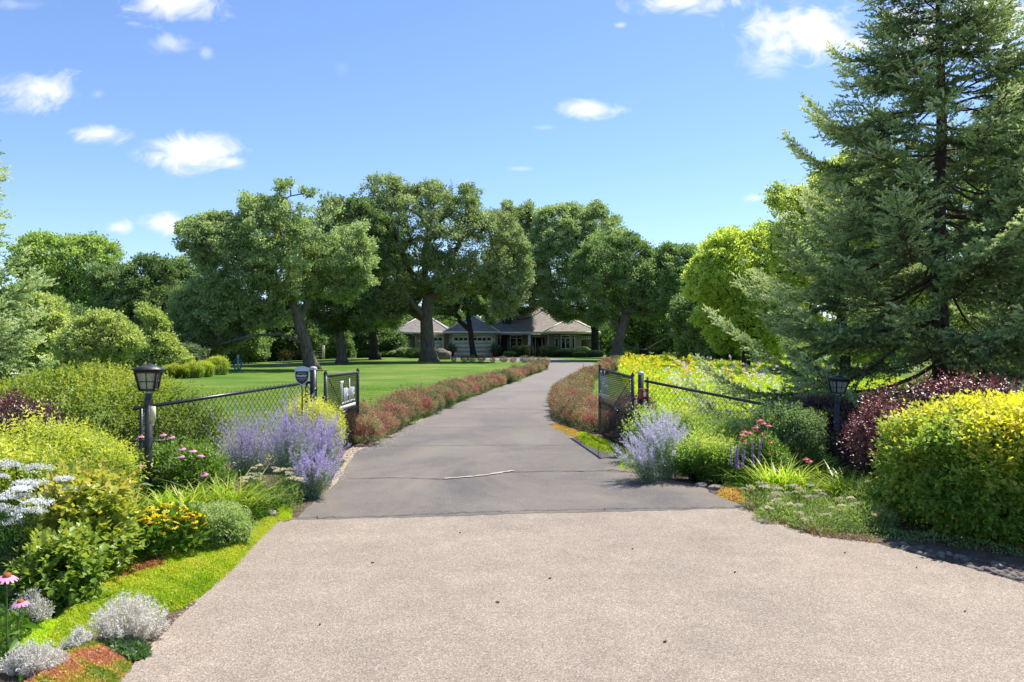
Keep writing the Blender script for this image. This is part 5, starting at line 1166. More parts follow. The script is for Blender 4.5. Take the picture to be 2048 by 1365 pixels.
# green / gold perennials beside the right gate post
for i, (px, yy, r3, lb) in enumerate(((1310, 11.7, (.28, .26, .36), 'yellow green leafy plant directly right of the right gate post'), (1365, 11.3, (.30, .28, .34), 'yellow green leafy plant in front of the mesh, second from the right gate post'),
                          (1420, 10.9, (.32, .3, .30), 'green leafy plant with small gold flowers in front of the mesh'), (1392, 10.1, (.26, .24, .26), 'low gold flecked leafy plant right of the right russian sage'),
                          (1440, 9.9, (.26, .24, .22), 'low green leafy plant left of the violet salvia'))):
    bush('leafy_perennial', lb, 'plant', PX(px, 0, yy)[0], yy, r3, 620, .062, .55, M['perennial'], lambda h, q: .1+.6*h+.3*lump(q, 6, 3), 7, .2, zc=r3[2]*.9, lumpy=.5, up=1.6, seed=i, dmin=.4)
bush('leafy_perennial', 'bright yellow green spurge behind the left russian sage under the shield sign', 'plant', PX(618, 0, 11.1)[0], 11.1, (.36, .25, .38), 1000, .06, .5, M['goldshrub'], lambda h, q: .3+.7*h, 7, .16, zc=.42, lumpy=.3, up=1.6, seed=2)
bush('leafy_perennial', 'small bright yellow green plant at the foot of the left gate post', 'plant', PX(660, 0, 11.3)[0], 11.3, (.16, .14, .24), 240, .05, .5, M['goldshrub'], lambda h, q: .4+.6*h, 7, .14, zc=.5, lumpy=.3, up=1.6, seed=2)

# ---- russian sage: wiry lavender spires over grey green foliage
def sage(label, x, y, h, spread, ns, lean=(0, 0), seed=0, bloom=.55, fm='lavender'):
    z0 = gz(x, y); root = thing('russian_sage', label, 'plant', (x, y, z0)); az = rng.uniform(0, 6.28, ns); rad_ = rng.uniform(0, 1, ns)**.6*spread
    L = h*rng.uniform(.7, 1.1, ns); base = np.column_stack([x+rng.normal(size=ns)*.07*spread*2, y+rng.normal(size=ns)*.07*spread*2, np.full(ns, z0)])
    tip = base+np.column_stack([np.cos(az)*rad_+lean[0]*h, np.sin(az)*rad_+lean[1]*h, L*np.sqrt(np.maximum(.2, 1-(rad_/(spread*1.35))**2))])
    mid = (base+tip)/2; mid[:, 2] += .05*h; st = Acc(); fl = Acc(); lf = Acc()
    for i in range(ns): tube(st, [base[i], mid[i], tip[i]], [.0028, .002, .001], 3, cap=False, tint=.6)
    def along(m_, lo, hi, pw=1.):
        i = rng.integers(0, ns, m_); t_ = lo+(hi-lo)*rng.uniform(0, 1, m_)**pw
        b_, c_, e_ = base[i], mid[i], tip[i]; q = ((1-t_)**2)[:, None]*b_+(2*t_*(1-t_))[:, None]*(2*c_-.5*b_-.5*e_)+(t_**2)[:, None]*e_
        return q, nrm(e_-b_), t_
    q, d, t_ = along(ns*70, 1-bloom, 1.0); side = nrm(np.cross(d, rdir(len(q)))); q = q+side*(rng.uniform(0, .028, len(q))*(1.25-t_))[:, None]
    leaves(fl, q, side*.8+d*.5, rng.uniform(.007, .014, len(q)), 1.5, np.clip(.5+rng.normal(size=len(q))*.25, 0, 1))
    # short side branches with bloom
    q, d, t_ = along(ns*5, 1-bloom*1.05, .9); side = nrm(np.cross(d, rdir(len(q)))); sd = nrm(d*.8+side*.6); m_ = 11
    idx = np.repeat(np.arange(len(q)), m_); u3 = rng.uniform(0, 1, len(idx)); qq = q[idx]+sd[idx]*(u3*.11*(1.25-t_[idx]))[:, None]+rdir(len(idx))*.006
    leaves(fl, qq, sd[idx], rng.uniform(.007, .013, len(idx)), 1.5, np.clip(.5+rng.normal(size=len(idx))*.25, 0, 1))
    q, d, t_ = along(ns*48, .04, 1-bloom*.75, .8); side = nrm(np.cross(d, rdir(len(q)))); q = q+side*rng.uniform(0, .06, len(q))[:, None]
    leaves(lf, q, side+d*.6, rng.uniform(.018, .036, len(q)), .7, np.clip(.5+rng.normal(size=len(q))*.25, 0, 1))
    st.build('stems', M['sage_leaf'], root); lf.build('leaves', M['sage_leaf'], root); fl.build('flower_spires', M[fm], root); return root
for (px, yy, h, sp, ns, ln, lb) in ((500, 9.1, 1.02, .42, 95, (-.08, 0), 'leftmost lavender blue russian sage clump by the left fence'), (585, 9.5, 1.12, .45, 120, (0, 0), 'tallest lavender blue russian sage clump in the left mass'),
                                    (636, 9.9, .84, .34, 90, (.10, 0), 'lavender blue russian sage clump leaning over the left gate leaf'), (622, 8.9, .60, .34, 70, (.1, -.08), 'short lavender blue russian sage clump spilling to the driveway on the left')):
    sage(lb, PX(px, 0, yy)[0], yy, h, sp, ns, ln)
sage('silvery lavender russian sage clump right of the driveway before the right gate', PX(1335, 0, 10.2)[0], 10.2, .90, .44, 120, (-.12, 0), bloom=.38, fm='lavender_pale')
sage('small silvery russian sage leaning onto the driveway on the right', PX(1300, 0, 9.9)[0], 9.9, .62, .34, 50, (-.35, -.1), bloom=.6, fm='lavender_pale')

# ---- daylilies (arching strap leaves)
def daylily(label, x, y, r, h, n_, dark=0.):
    z0 = gz(x, y); root = thing('daylily_clump', label, 'plant', (x, y, z0)); az = rng.uniform(0, 6.28, n_)
    base = np.column_stack([x+rng.normal(size=n_)*r*.25, y+rng.normal(size=n_)*r*.22, np.full(n_, z0)]); a = Acc()
    L = h*rng.uniform(.8, 1.5, n_); blades(a, base, az, L, rng.uniform(.011, .019, n_), rng.uniform(.25, 1.05, n_), rng.uniform(.25, .72, n_), np.clip(.5-dark+rng.normal(size=n_)*.22, 0, 1))
    a.build('leaves', M['daylily'], root); return root
daylily('bright arching daylily clump beside the tan rock', PX(455, 0, 7.75)[0], 7.75, .42, .46, 420)
daylily('arching daylily clump directly right of the left lamp post foot', PX(362, 0, 7.5)[0], 7.5, .4, .44, 380)
daylily('darker arching daylily clump left of the left lamp post foot', PX(245, 0, 6.95)[0], 6.95, .34, .42, 260, .1)
daylily('daylily clump at the foot of the right lamp post', PX(1640, 0, 10.3)[0], 10.3, .4, .33, 260, .1)
daylily('yellow green daylily clump left of the right yarrow', PX(1560, 0, 9.1)[0], 9.1, .42, .46, 420)
daylily('low daylily clump between the yarrow and the golden hedge', PX(1700, 0, 8.7)[0], 8.7, .36, .38, 300, .0)

# ---- flower heads
def rot_tilt(n_, amt=.3):
    ax = nrm(np.array([0, 0, 1.])+rng.normal(size=(n_, 3))*amt); return frames(np.cross(ax, rdir(n_)), ax)   # columns: side, fwd, normal(up)
def daisy_tpl(npet, r0, r1, droop, w):
    V, Q = [], []
    for i in range(npet):
        a_ = 2*np.pi*i/npet; c_, s_ = math.cos(a_), math.sin(a_); d = np.array([c_, s_]); p_ = np.array([-s_, c_]); b = len(V)
        for (r_, ww, z) in ((r0, w*.5, 0), ((r0+r1)/2, w, -droop*.35), (r1, w*.55, -droop)):
            for k_ in (-1, 1): q = d*r_+p_*ww*.5*k_; V.append((q[0], q[1], z))
        Q += [(b, b+1, b+3, b+2), (b+2, b+3, b+5, b+4)]
    return np.array(V), np.array(Q)
def dome_tpl(r_, h_, sides=8):
    V = []; 
    for f, z in ((1, 0), (.9, .45), (.6, .8), (.05, 1)): V += [(f*r_*math.cos(t_), f*r_*math.sin(t_), z*h_) for t_ in np.linspace(0, 2*np.pi, sides, endpoint=False)]
    Q = [(i*sides+j, i*sides+(j+1) % sides, (i+1)*sides+(j+1) % sides, (i+1)*sides+j) for i in range(3) for j in range(sides)]
    return np.array(V), np.array(Q)
def umbel(acc, c, r, n_, mat=0, thick=.25, size=.011):
    m_ = max(7, n_//11); th = rng.uniform(0, 6.28, m_); u_ = rng.uniform(0, 1, m_)**.5; ctr = np.column_stack([r*u_*np.cos(th), r*u_*np.sin(th), -.28*r*u_**2+rng.normal(size=m_)*.05*r])
    idx = rng.integers(0, m_, n_); q = ctr[idx]+rng.normal(size=(n_, 3))*[.12*r, .12*r, .05*r]+np.array(c)
    leaves(acc, q, np.tile([0, 0, 1.], (n_, 1)), size*rng.uniform(.7, 1.3, n_), 1.5, np.clip(.5+rng.normal(size=n_)*.3, 0, 1), mat, spread=1.4)

def coneflower(label, x, y, zt, r=.045, pet='cone_pet', nheads=1, extra=(), group=None):
    z0 = gz(x, y); root = thing('coneflower', label, 'flower', (x, y, z0), group)
    heads = [(x, y, zt)]+[(x+dx, y+dy, zt+dz) for dx, dy, dz in extra]; a = Acc()
    for h_ in heads:
        b = np.array([x+(h_[0]-x)*.3, y, z0]); m_ = (b+np.array(h_))/2+rng.normal(size=3)*[.02, .02, 0]; tube(a, [b, m_, (h_[0], h_[1], h_[2]-.005)], [.0045, .004, .003], 5, cap=False, tint=.6)
        k_ = 5; f = rng.uniform(.1, .75, k_)[:, None]; q = b*(1-f)+np.array(h_)*f
        leaves(a, q, rdir(k_)*[1, 1, .3], rng.uniform(.09, .15, k_), .55, rng.uniform(.3, .9, k_), 1, LEAF5, spread=.3)
    a.build('stem', [M['stem_green'], M['rud_leaf']], root)
    for h_ in heads:
        p_ = Acc(); c_ = Acc(); R1 = rot_tilt(1, .12); stamp(p_, daisy_tpl(13, .22, 1, .42, .36), np.array([h_]), R1, r, rng.uniform(.2, .8, 1)); stamp(c_, dome_tpl(.40, .42), np.array([h_])-[0, 0, .004], R1, r, .5)
        p_.build('petals', M[pet], root); c_.build('cone', M['cone'], root, smooth=True)
    return root
def HP(px, py, Y): return PX(px, py, Y)
q = HP(14, 1152, 4.25); coneflower('tall pink coneflower at the bottom left corner of the picture', q[0], 4.25, q[2], .056)
q = HP(41, 1204, 4.32); coneflower('shorter pink coneflower beside the taller one at the bottom left', q[0], 4.32, q[2], .045)
LBc = {(283, 872, 8.3): 'pink coneflower just left of the left lamp post', (326, 868, 8.35): 'pink coneflower just right of the left lamp post, under the ladder bar', (342, 873, 8.2): 'pink coneflower, the farther right of the pair beside the lamp post',
       (280, 930, 7.8): 'deep pink coneflower low on the left of the lamp post', (364, 896, 8.1): 'faded pink coneflower left of the orange centred pair', (386, 900, 8.0): 'pink coneflower with a tall orange cone near the mesh',
       (402, 910, 7.9): 'pink coneflower nearest the left russian sage', (362, 912, 7.95): 'small pink coneflower under the faded one', (408, 947, 7.7): 'pale drooping coneflower low before the mesh', (264, 945, 7.6): 'small pale coneflower low left of the lamp post'}
for (px, py, yy), lb in LBc.items():
    q = HP(px, py, yy); coneflower(lb, q[0], yy, q[2], .042)
RBc = [((1519, 840), (1511, 853)), ((1527, 846), (1538, 850)), ((1489, 862), (1486, 869)), ((1499, 864), (1485, 880)), ((1514, 861), (1530, 869)), ((1541, 884), (1540, 905)), ((1612, 917), (1618, 921))]
RBl = ['highest red pink coneflower pair in the right bed', 'rose pink coneflower pair right below the highest', 'red coneflower pair at the left of the right group', 'red coneflower pair under the left ones',
       'red coneflower pair in the middle of the right group', 'red coneflower pair at the right side of the group', 'lone brown red coneflower above the right yarrow']
for (h1, h2), lb in zip(RBc, RBl):
    yy = 9.7 if h1[0] < 1600 else 9.5; a_, b_ = HP(*h1, yy), HP(*h2, yy-.1); coneflower(lb, a_[0], yy, a_[2], .043, 'cone_pet2', extra=[(b_[0]-a_[0], -.1, b_[2]-a_[2])])
for i, (px, yy, lb) in enumerate(((345, 8.75, 'leafy green coneflower foliage behind the left lamp post'), (395, 8.3, 'leafy green foliage under the coneflowers at the mesh'), (1520, 9.8, 'leafy foliage under the red coneflowers'))):
    bush('leafy_perennial', lb, 'plant', PX(px, 0, yy)[0], yy, (.26, .22, .28), 520, .075, .6, M['rud_leaf'], lambda h, q: .2+.7*h, 5, .15, zc=.26, lumpy=.3, up=1.2, seed=i)

def rudbeckia(label, x, y, r, h, nf):
    z0 = gz(x, y); root = thing('daisy_clump', label, 'flowers', (x, y, z0)); a = Acc(); n_ = 420
    q, o_ = shell(n_, (r, r*.8, h*.45), 2.2, .2); q = q+np.array([x, y, z0+h*.4]); q = q[q[:, 2] > z0+.01]; leaves(a, q, nrm(q-np.array([x, y, z0])), rng.uniform(.05, .1, len(q)), .8, rng.uniform(0, 1, len(q)), 0, LEAF5, up=.3)
    th = rng.uniform(0, 6.28, nf); rr = r*np.sqrt(rng.uniform(0, 1, nf)); H_ = np.column_stack([x+rr*np.cos(th), y+.8*rr*np.sin(th), z0+h*(1-.35*(rr/r)**2)*rng.uniform(.86, 1.05, nf)])
    for p_ in H_: tube(a, [(x+(p_[0]-x)*.5, y+(p_[1]-y)*.5, z0+.02), p_-[0, 0, .004]], .0022, 3, 0, .5, cap=False)
    a.build('leaves', M['rud_leaf'], root); Rm = rot_tilt(nf, .35)
    for i in range(nf):
        f = Acc(); stamp(f, daisy_tpl(11, .2, 1, .18, .42), H_[i:i+1], Rm[i:i+1], rng.uniform(.03, .042), rng.uniform(0, 1, 1), 0); fo = f.build('flower', M['rud_pet'], root)
        f = Acc(); stamp(f, dome_tpl(.26, .3), H_[i:i+1], Rm[i:i+1], .032, .5); f.build('eye', M['rud_eye'], fo, smooth=True)
rudbeckia('yellow daisies with dark eyes, left half of the clump before the daylilies', PX(268, 0, 6.25)[0], 6.25, .26, .44, 62)
rudbeckia('yellow daisies with dark eyes, right half of the clump beside the grey green mound', PX(345, 0, 6.4)[0], 6.4, .26, .44, 66)

def yarrow(label, x, y, r, h, heads, nleaf=700, mt='yarrow', leafm='fern', hr=.04, px=None, leafh=.75, group=None):
    z0 = gz(x, y); root = thing('yarrow', label, 'flowers', (x, y, z0), group); a = Acc(); q = rng.uniform(-1, 1, (nleaf*2, 3)); q = q[(q[:, :2]**2).sum(1) < 1][:nleaf]
    zz = (q[:, 2]*.5+.5)*h*leafh*(1-.5*(q[:, :2]**2).sum(1)); pos = np.column_stack([x+q[:, 0]*r, y+q[:, 1]*r*.8, z0+zz]); leaves(a, pos, nrm(pos-np.array([x, y, z0-.1])), rng.uniform(.025, .06, len(pos)), .28, rng.uniform(0, 1, len(pos)), 0, up=.4)
    f = Acc()
    for i in range(heads):
        if px is not None: hx_, hy_, hz_ = px[i]
        else:
            t_ = rng.uniform(0, 6.28); rr = r*math.sqrt(rng.uniform(0, 1)); hx_, hy_ = x+rr*math.cos(t_), y+.8*rr*math.sin(t_); hz_ = z0+h*(1-.4*(rr/r)**2)*rng.uniform(.8, 1.05)
        tube(a, [(x+(hx_-x)*.6, y+(hy_-y)*.6, z0+.02), (hx_, hy_, hz_-.01)], .002, 3, 0, .5, cap=False)
        f = Acc(); umbel(f, (hx_, hy_, hz_), hr*rng.uniform(.7, 1.25), int(140*(hr/.04)**1.6)); f.build('flower_head', M[mt], root)
    a.build('foliage', M[leafm], root); return root
yarrow('cream yarrow clump in front of the left russian sage', PX(540, 0, 8.2)[0], 8.2, .33, .50, 26, 1600)
for i, (px, yy, r, h, nh, lb) in enumerate(((1530, 8.35, .26, .30, 14, 'faded cream yarrow mound at the left end of the right bed'), (1600, 8.0, .28, .33, 14, 'faded cream yarrow mound in the middle of the right bed, nearest its highest heads'),
                                (1665, 7.8, .28, .27, 10, 'faded cream yarrow mound left of the golden hedge'), (1560, 7.75, .24, .22, 9, 'low dried yarrow at the pavement edge'), (1640, 7.4, .28, .2, 6, 'low grey green ferny mound at the pavement edge, few dried heads'))):
    yarrow(lb, PX(px, 0, yy)[0], yy, r, h, nh, 1100, hr=.042, leafh=.8)
for i, (px, yy, r, h, lb) in enumerate(((1730, 7.45, .3, .24, 'grey green ferny mound touching the left side of the golden hedge'), (1745, 8.1, .3, .34, 'taller ferny mound left behind the golden hedge edge'))):
    yarrow(lb, PX(px, 0, yy)[0], yy, r, h, 2, 1700, hr=.03, leafh=1)
# tall white umbels on dark ferny stems at the left edge
pos_w = [HP(px, py, 5.6+.3*math.sin(i*2.1)) for i, (px, py) in enumerate(((8, 925), (72, 932), (-5, 950), (55, 962), (100, 985), (38, 975), (128, 955), (5, 990), (75, 1000), (25, 1040), (118, 1000), (60, 1018), (20, 1015), (95, 962), (-20, 1010), (138, 975), (50, 990)))]
yarrow('tall white flat flower heads over dark ferny leaves at the left edge', PX(40, 0, 5.55)[0], 5.55, .34, .62, len(pos_w), 2600, 'white_fl', 'fern_dark', .088, pos_w, 1.0)

# violet salvia spikes
for i, (px, py0, py1, lb) in enumerate(((1467, 892, 928, 'violet salvia spike, the leftmost low one'), (1480, 896, 922, 'violet salvia spike in the middle'), (1508, 876, 900, 'short violet salvia spike beside the coneflower stems'))):
    yy = 9.35; x0, _, z1 = PX(px, py0, yy); z2 = PX(px, py1, yy)[2]; root = thing('salvia', lb, 'flower', (x0, yy, gz(x0, yy))); a = Acc()
    for k_ in range(2):
        dx = rng.normal()*.018; b = np.array([x0, yy, gz(x0, yy)]); tp = np.array([x0+dx*2, yy+rng.normal()*.03, z1+rng.normal()*.03]); tube(a, [b, tp], .003, 4, 1, cap=False)
        n_ = 170; t_ = rng.uniform(.55, 1, n_)[:, None]; leaves(a, b+(tp-b)*t_+rdir(n_)*.012, rdir(n_), .012, 1.3, rng.uniform(0, 1, n_), 0)
    n_ = 60; leaves(a, np.array([x0, yy, gz(x0, yy)])+rng.uniform(-1, 1, (n_, 3))*[.1, .1, 0]+np.column_stack([np.zeros((n_, 2)), rng.uniform(0, .3, n_)]), rdir(n_)+[0, 0, .5], .08, .4, rng.uniform(0, 1, n_), 1)
    a.build('spikes', [M['salvia'], M['rud_leaf']], root)

# ---- ground covers
def mat_cover(name, label, poly, n_, hmax, leafL, W, mt, tf=None, px=True, cat='ground cover'):
    P2 = sample_poly([G(*q) for q in poly] if px else poly, n_); pw = [G(*q)[:2] for q in poly] if px else [q[:2] for q in poly]
    ed = edge_dist(P2, np.array(pw)); b = np.column_stack([P2, hgt(P2[:, 0], P2[:, 1])]); bump = .5+.5*lump(np.column_stack([P2*6, 0*ed]), 2.2, 1)
    hh = hmax*np.clip(ed/.09, .1, 1)*(.45+.55*bump); z = hh*rng.uniform(.25, 1, n_)**.5; b[:, 2] += z; a = Acc()
    t_ = .35+.35*bump*rng.uniform(.5, 1, n_)+rng.normal(size=n_)*.15 if tf is None else tf(b, bump)
    leaves(a, b, np.tile([0, 0, .9], (n_, 1)), leafL*rng.uniform(.6, 1.3, n_), W, np.clip(t_, 0, 1), spread=.9, up=.2)
    o = a.build(name, mt); return tag(o, label, cat, kind='stuff')
mat_cover('sedum_mat', 'bright green sedum mat along the left pavement edge', [(70, 1300), (110, 1240), (170, 1165), (230, 1130), (330, 1112), (400, 1100), (470, 1085), (520, 1078), (498, 1108), (470, 1140), (440, 1168), (400, 1200), (360, 1222), (300, 1240), (210, 1260), (150, 1300), (110, 1330)], 80000, .075, .017, .7, M['sedum'], lambda b, u: .3+.4*u+.3*lump(b*4, 1.6, 3)+rng.normal(size=len(b))*.2)
mat_cover('sedum_mat', 'reddish brown sedum patches in the green mat', [(205, 1178), (250, 1142), (300, 1124), (345, 1126), (350, 1146), (300, 1162), (262, 1172), (225, 1192)], 7000, .085, .018, .9, M['sedum_br'])
mat_cover('sedum_mat', 'reddish brown sedum patch lower left in the green mat', [(140, 1225), (165, 1195), (200, 1190), (215, 1205), (185, 1228), (155, 1240)], 6000, .085, .018, .9, M['sedum_br'])
mat_cover('sedum_mat', 'reddish sedum flecks at the upper end of the green mat', [(400, 1108), (440, 1092), (500, 1080), (505, 1100), (470, 1118), (430, 1120)], 1600, .075, .016, .9, M['sedum_br'])
mat_cover('moss_stonecrop', 'soft yellow stonecrop at the upper end of the left pavement edge', [(455, 1092), (480, 1062), (520, 1040), (552, 1034), (556, 1050), (530, 1075), (505, 1100), (480, 1108)], 26000, .05, .014, .6, M['sedum_y'])
mat_cover('moss_plant', 'small green mossy plant right of the tan rock', [(548, 1030), (560, 1012), (585, 1022), (584, 1040), (562, 1046)], 7000, .10, .014, .6, M['sedum'])
mat_cover('sedum_mat', 'orange and pink flowering sedum at the bottom left corner', [(30, 1400), (70, 1345), (110, 1315), (160, 1292), (215, 1292), (262, 1320), (262, 1345), (232, 1380), (200, 1420), (60, 1440)], 26000, .06, .018, .9, M['sedum_or'], lambda b, u: np.clip(.45+1.0*lump(b*9, 1.6, 3), 0, 1)+rng.normal(size=len(b))*.14)
mat_cover('sedum_mat', 'low green sedum between the silvery plants', [(20, 1300), (80, 1240), (150, 1250), (160, 1290), (100, 1320), (40, 1370)], 12000, .05, .016, .9, M['sedum'])
mat_cover('ivy_patch', 'small variegated ivy patch in front of the silvery plant', [(196, 1300), (215, 1282), (265, 1285), (295, 1305), (290, 1325), (262, 1330), (225, 1318)], 900, .04, .045, 1.3, M['ivy'])
mat_cover('sedum_mat', 'yellow green sedum mat below the right gate leaf', [(1150, 872), (1165, 868), (1205, 880), (1240, 895), (1262, 905), (1262, 925), (1240, 922), (1205, 905), (1170, 892)], 22000, .09, .022, .8, M['sedum'])
mat_cover('sedum_mat', 'orange and yellow sedum at the corner of the right rose border', [(1100, 852), (1125, 852), (1165, 866), (1160, 884), (1130, 868), (1108, 860)], 9000, .06, .02, .8, M['sedum_or'])
mat_cover('moss_plant', 'yellow green moss clump under the right gate hinge', [(1235, 935), (1245, 918), (1268, 915), (1285, 930), (1278, 945), (1250, 942)], 6000, .12, .018, .6, M['sedum'])
mat_cover('sedum_mat', 'small orange green sedum beside the reddish rock at the right pavement edge', [(1434, 995), (1440, 975), (1470, 968), (1500, 975), (1502, 1000), (1482, 1010), (1450, 1002)], 9000, .10, .018, .9, M['sedum_or'])
mat_cover('dried_edging', 'brown dried leaves along the right pavement edge', [(1500, 1015), (1560, 1040), (1640, 1064), (1750, 1080), (1755, 1092), (1640, 1080), (1560, 1054), (1490, 1024)], 900, .03, .028, .9, M['tan_litter'])
mat_cover('low_weeds', 'green low weeds below the golden hedge and right ferny mounds', [(1500, 1005), (1620, 1000), (1760, 1040), (1800, 1065), (2048, 1100), (2048, 1118), (1900, 1095), (1780, 1082), (1640, 1062), (1540, 1032)], 6000, .06, .03, .6, M['fern'])
mat_cover('low_weeds', 'mixed green low foliage between the left bed shrubs', [(-60, 1300), (0, 1180), (60, 1130), (200, 1060), (460, 1010), (560, 985), (690, 925), (640, 985), (560, 1030), (480, 1070), (300, 1112), (180, 1160), (90, 1250), (10, 1330)], 26000, .13, .05, .55, M['rud_leaf'])
mat_cover('low_weeds', 'mixed green low foliage between the plants of the right bed', [(1290, 905), (1400, 880), (1600, 880), (1800, 900), (1800, 1030), (1620, 1010), (1480, 1000), (1400, 965), (1310, 945)], 26000, .16, .05, .55, M['rud_leaf'])

def silver(label, x, y, r, h, ns):
    z0 = gz(x, y); root = thing('silver_artemisia', label, 'plant', (x, y, z0)); az = rng.uniform(0, 6.28, ns); rr = r*rng.uniform(0, 1, ns)**.6; a = Acc()
    b = np.column_stack([x+.5*rr*np.cos(az), y+.4*rr*np.sin(az), np.full(ns, z0)]); tp = np.column_stack([x+rr*np.cos(az), y+.75*rr*np.sin(az), z0+h*(1-.55*(rr/r)**2)*rng.uniform(.7, 1.2, ns)])
    w_ = np.array([.0015, 0, 0]); V = np.stack([b-w_, b+w_, tp+w_, tp-w_], 1); a.add(V.reshape(-1, 3), np.arange(4*ns).reshape(-1, 4), .15)
    m_ = 26; i = np.repeat(np.arange(ns), m_); t_ = rng.uniform(.15, 1, len(i)); q = b[i]+(tp-b)[i]*t_[:, None]+rdir(len(i))*.012; leaves(a, q, nrm((tp-b)[i])*.6+rdir(len(i))*.8, rng.uniform(.012, .024, len(i)), .5, np.clip(.25+.75*t_+rng.normal(size=len(i))*.15, 0, 1))
    a.build('foliage', M['silver'], root)
silver('silvery white tufted plant at the left pavement edge, the largest', PX(262, 0, 4.62)[0], 4.62, .235, .24, 300)
silver('silvery plant behind the shorter pink coneflower', PX(62, 0, 4.85)[0], 4.85, .13, .2, 170)
silver('silvery plant at the bottom left corner above the orange sedum', PX(70, 0, 4.15)[0], 4.15, .17, .14, 230)
silver('small silvery tuft left of the largest silvery plant', PX(160, 0, 4.45)[0], 4.45, .09, .12, 90)

# ---- shrub roses edging the driveway: a few bushes grown once, then copied one by one
def rose_proto(seed, near):
    root = thing('rose_bush', 'shrub rose', 'rose bush', (0, 0, 0)); r3 = (.46, .44, .36); n_ = 1500 if near else 620
    q, o_ = shell(n_, r3, 2.2, .34, 3., seed, .55); q = q+np.array([0, 0, .33]); q = q[q[:, 2] > .02]; h_ = q[:, 2]/.7; o_ = nrm(q-[0, 0, .2])
    patch = lump(q*1.5, 4, seed); t_ = np.where(patch > .05, .12+.3*rng.uniform(0, 1, len(q)), .55+.45*rng.uniform(0, 1, len(q))); t_ = np.where(h_ < .35, t_*.3, t_)  # lowest leaves tinted darker: shade at the bush foot put into the colour
    a = Acc(); shoots(a, q, o_, .075*rng.uniform(.5, 1.7, len(q)), 5, .034 if near else .058, .8, t_, up=.9)
    for k in range(3 if near else 1):       # tall suckers
        b = np.array([rng.uniform(-.3, .3), rng.uniform(-.3, .3), .4]); m_ = 26; z_ = rng.uniform(0, .45, m_); leaves(a, b+np.column_stack([rng.normal(size=m_)*.012, rng.normal(size=m_)*.012, z_]), rdir(m_)+[0, 0, .8], .05, .7, rng.uniform(.5, 1, m_))
    a.build('foliage', M['rose'], root)
    st = Acc(); stems_to(st, np.array([0, 0, -.02]), q[rng.choice(len(q), 26)]*.9, .006); st.build('stems', M['bark_dark'], root)
    if near:
        nb = 7; c_ = q[rng.choice(np.where(h_ > .5)[0], nb)]*[1.08, 1.08, 1.03]; f = Acc(); idx = np.repeat(np.arange(nb), 16); pp = c_[idx]+rdir(len(idx))*.018; leaves(f, pp, nrm(pp-c_[idx]), .022, 1.5, rng.uniform(0, 1, len(idx)), spread=.3); f.build('blossoms', M['rose_fl'], root)
    return root
protos_n = [rose_proto(i, True) for i in range(4)]; protos_f = [rose_proto(10+i, False) for i in range(3)]; used = set()
def place_rose(x, y, s_, label, group, near, k=0):
    if 'border along' in label:
        sd = 'left' if 'left' in label else 'right'
        zone = 'by the gate leaf' if y < 18 else 'near its cracks' if y < 25 else 'halfway to the bend' if y < 36 else 'before the far bend' if y < 50 else 'at the far bend'
        label = 'dusty red shrub rose %s, %s side of driveway, %s' % ('at the edge' if k == 0 else 'in the back row', sd, zone)
    P_ = protos_n if near else protos_f; p_ = P_[rng.integers(len(P_))]; z = gz(x, y); rz = rng.uniform(0, 6.28)
    if p_.name not in used: used.add(p_.name); o = p_; o.location = (x, y, z); o.rotation_euler = (0, 0, rz); o.scale = (s_, s_, s_); o['label'] = label
    else: o = dup(p_, (x, y, z), rz, s_, label)
    o['group'] = group
def row(px_line, off, step, width, label, group, hs, ymin=0):
    L = [np.array(G(*q)[:2]) for q in px_line]; acc_ = 0; nxt = 0
    for a_, b_ in zip(L[:-1], L[1:]):
        d = b_-a_; l_ = np.linalg.norm(d); u_ = d/l_; nv = np.array([-u_[1], u_[0]])*off; t_ = nxt
        while t_ < l_:
            nr_ = 2 if width > .6 else 1
            for k in range(nr_):
                p = a_+u_*t_+nv*(.34+k*.5)+rng.normal(size=2)*.07; s_ = hs*rng.uniform(.52, .84); place_rose(p[0], p[1], s_, label, group, p[1] < 27, k)
            t_ += step*(.8 if a_[1] < 30 else 1.2)
        nxt = t_-l_
row([(770, 890), (830, 852), (885, 824), (940, 799), (1000, 777), (1050, 759), (1086, 745), (1098, 736)], 1, .66, .8, 'dusty red shrub rose in the border along the left edge of the driveway', 'roses along the left edge of the driveway', 1.0)
row([(1085, 728), (1040, 726), (990, 725), (930, 724.5), (905, 724)], -1, .75, .5, 'low reddish shrub rose in the far border between the lawn and the garage court', 'roses in the far border before the garage', 1.0)
row([(1150, 866), (1118, 852), (1104, 835), (1100, 812), (1112, 787), (1134, 768), (1167, 752), (1202, 739), (1215, 731)], -1, .66, .8, 'dusty red shrub rose in the border along the right edge of the driveway', 'roses along the right edge of the driveway', .95)
for px, py in ((1215, 735), (1235, 738), (1225, 745), (1205, 750), (1180, 762), (1228, 732), (1245, 734)):
    x, y, _ = G(px, py); place_rose(x, y, 1.05, 'dusty red shrub rose in the border along the right edge of the driveway', 'roses along the right edge of the driveway', False)
# dark red barberry seen through the lower half of the right gate
bush('barberry_shrub', 'dark red fine leaved barberry behind the lower half of the right gate', 'shrub', 2.14, 14.0, (.36, 1.3, .42), 5600, .03, .8, M['purple'], lambda h, q: .2+.5*h+.3*lump(q, 3, 1), 5, .09, zc=.38, lumpy=.25, seed=4)
bush('barberry_shrub', 'small dark red barberry right behind the right gate post', 'shrub', 2.75, 13.3, (.42, .35, .3), 1500, .03, .8, M['purple'], lambda h, q: .3+.5*h, 5, .09, zc=.26, lumpy=.25, seed=2)

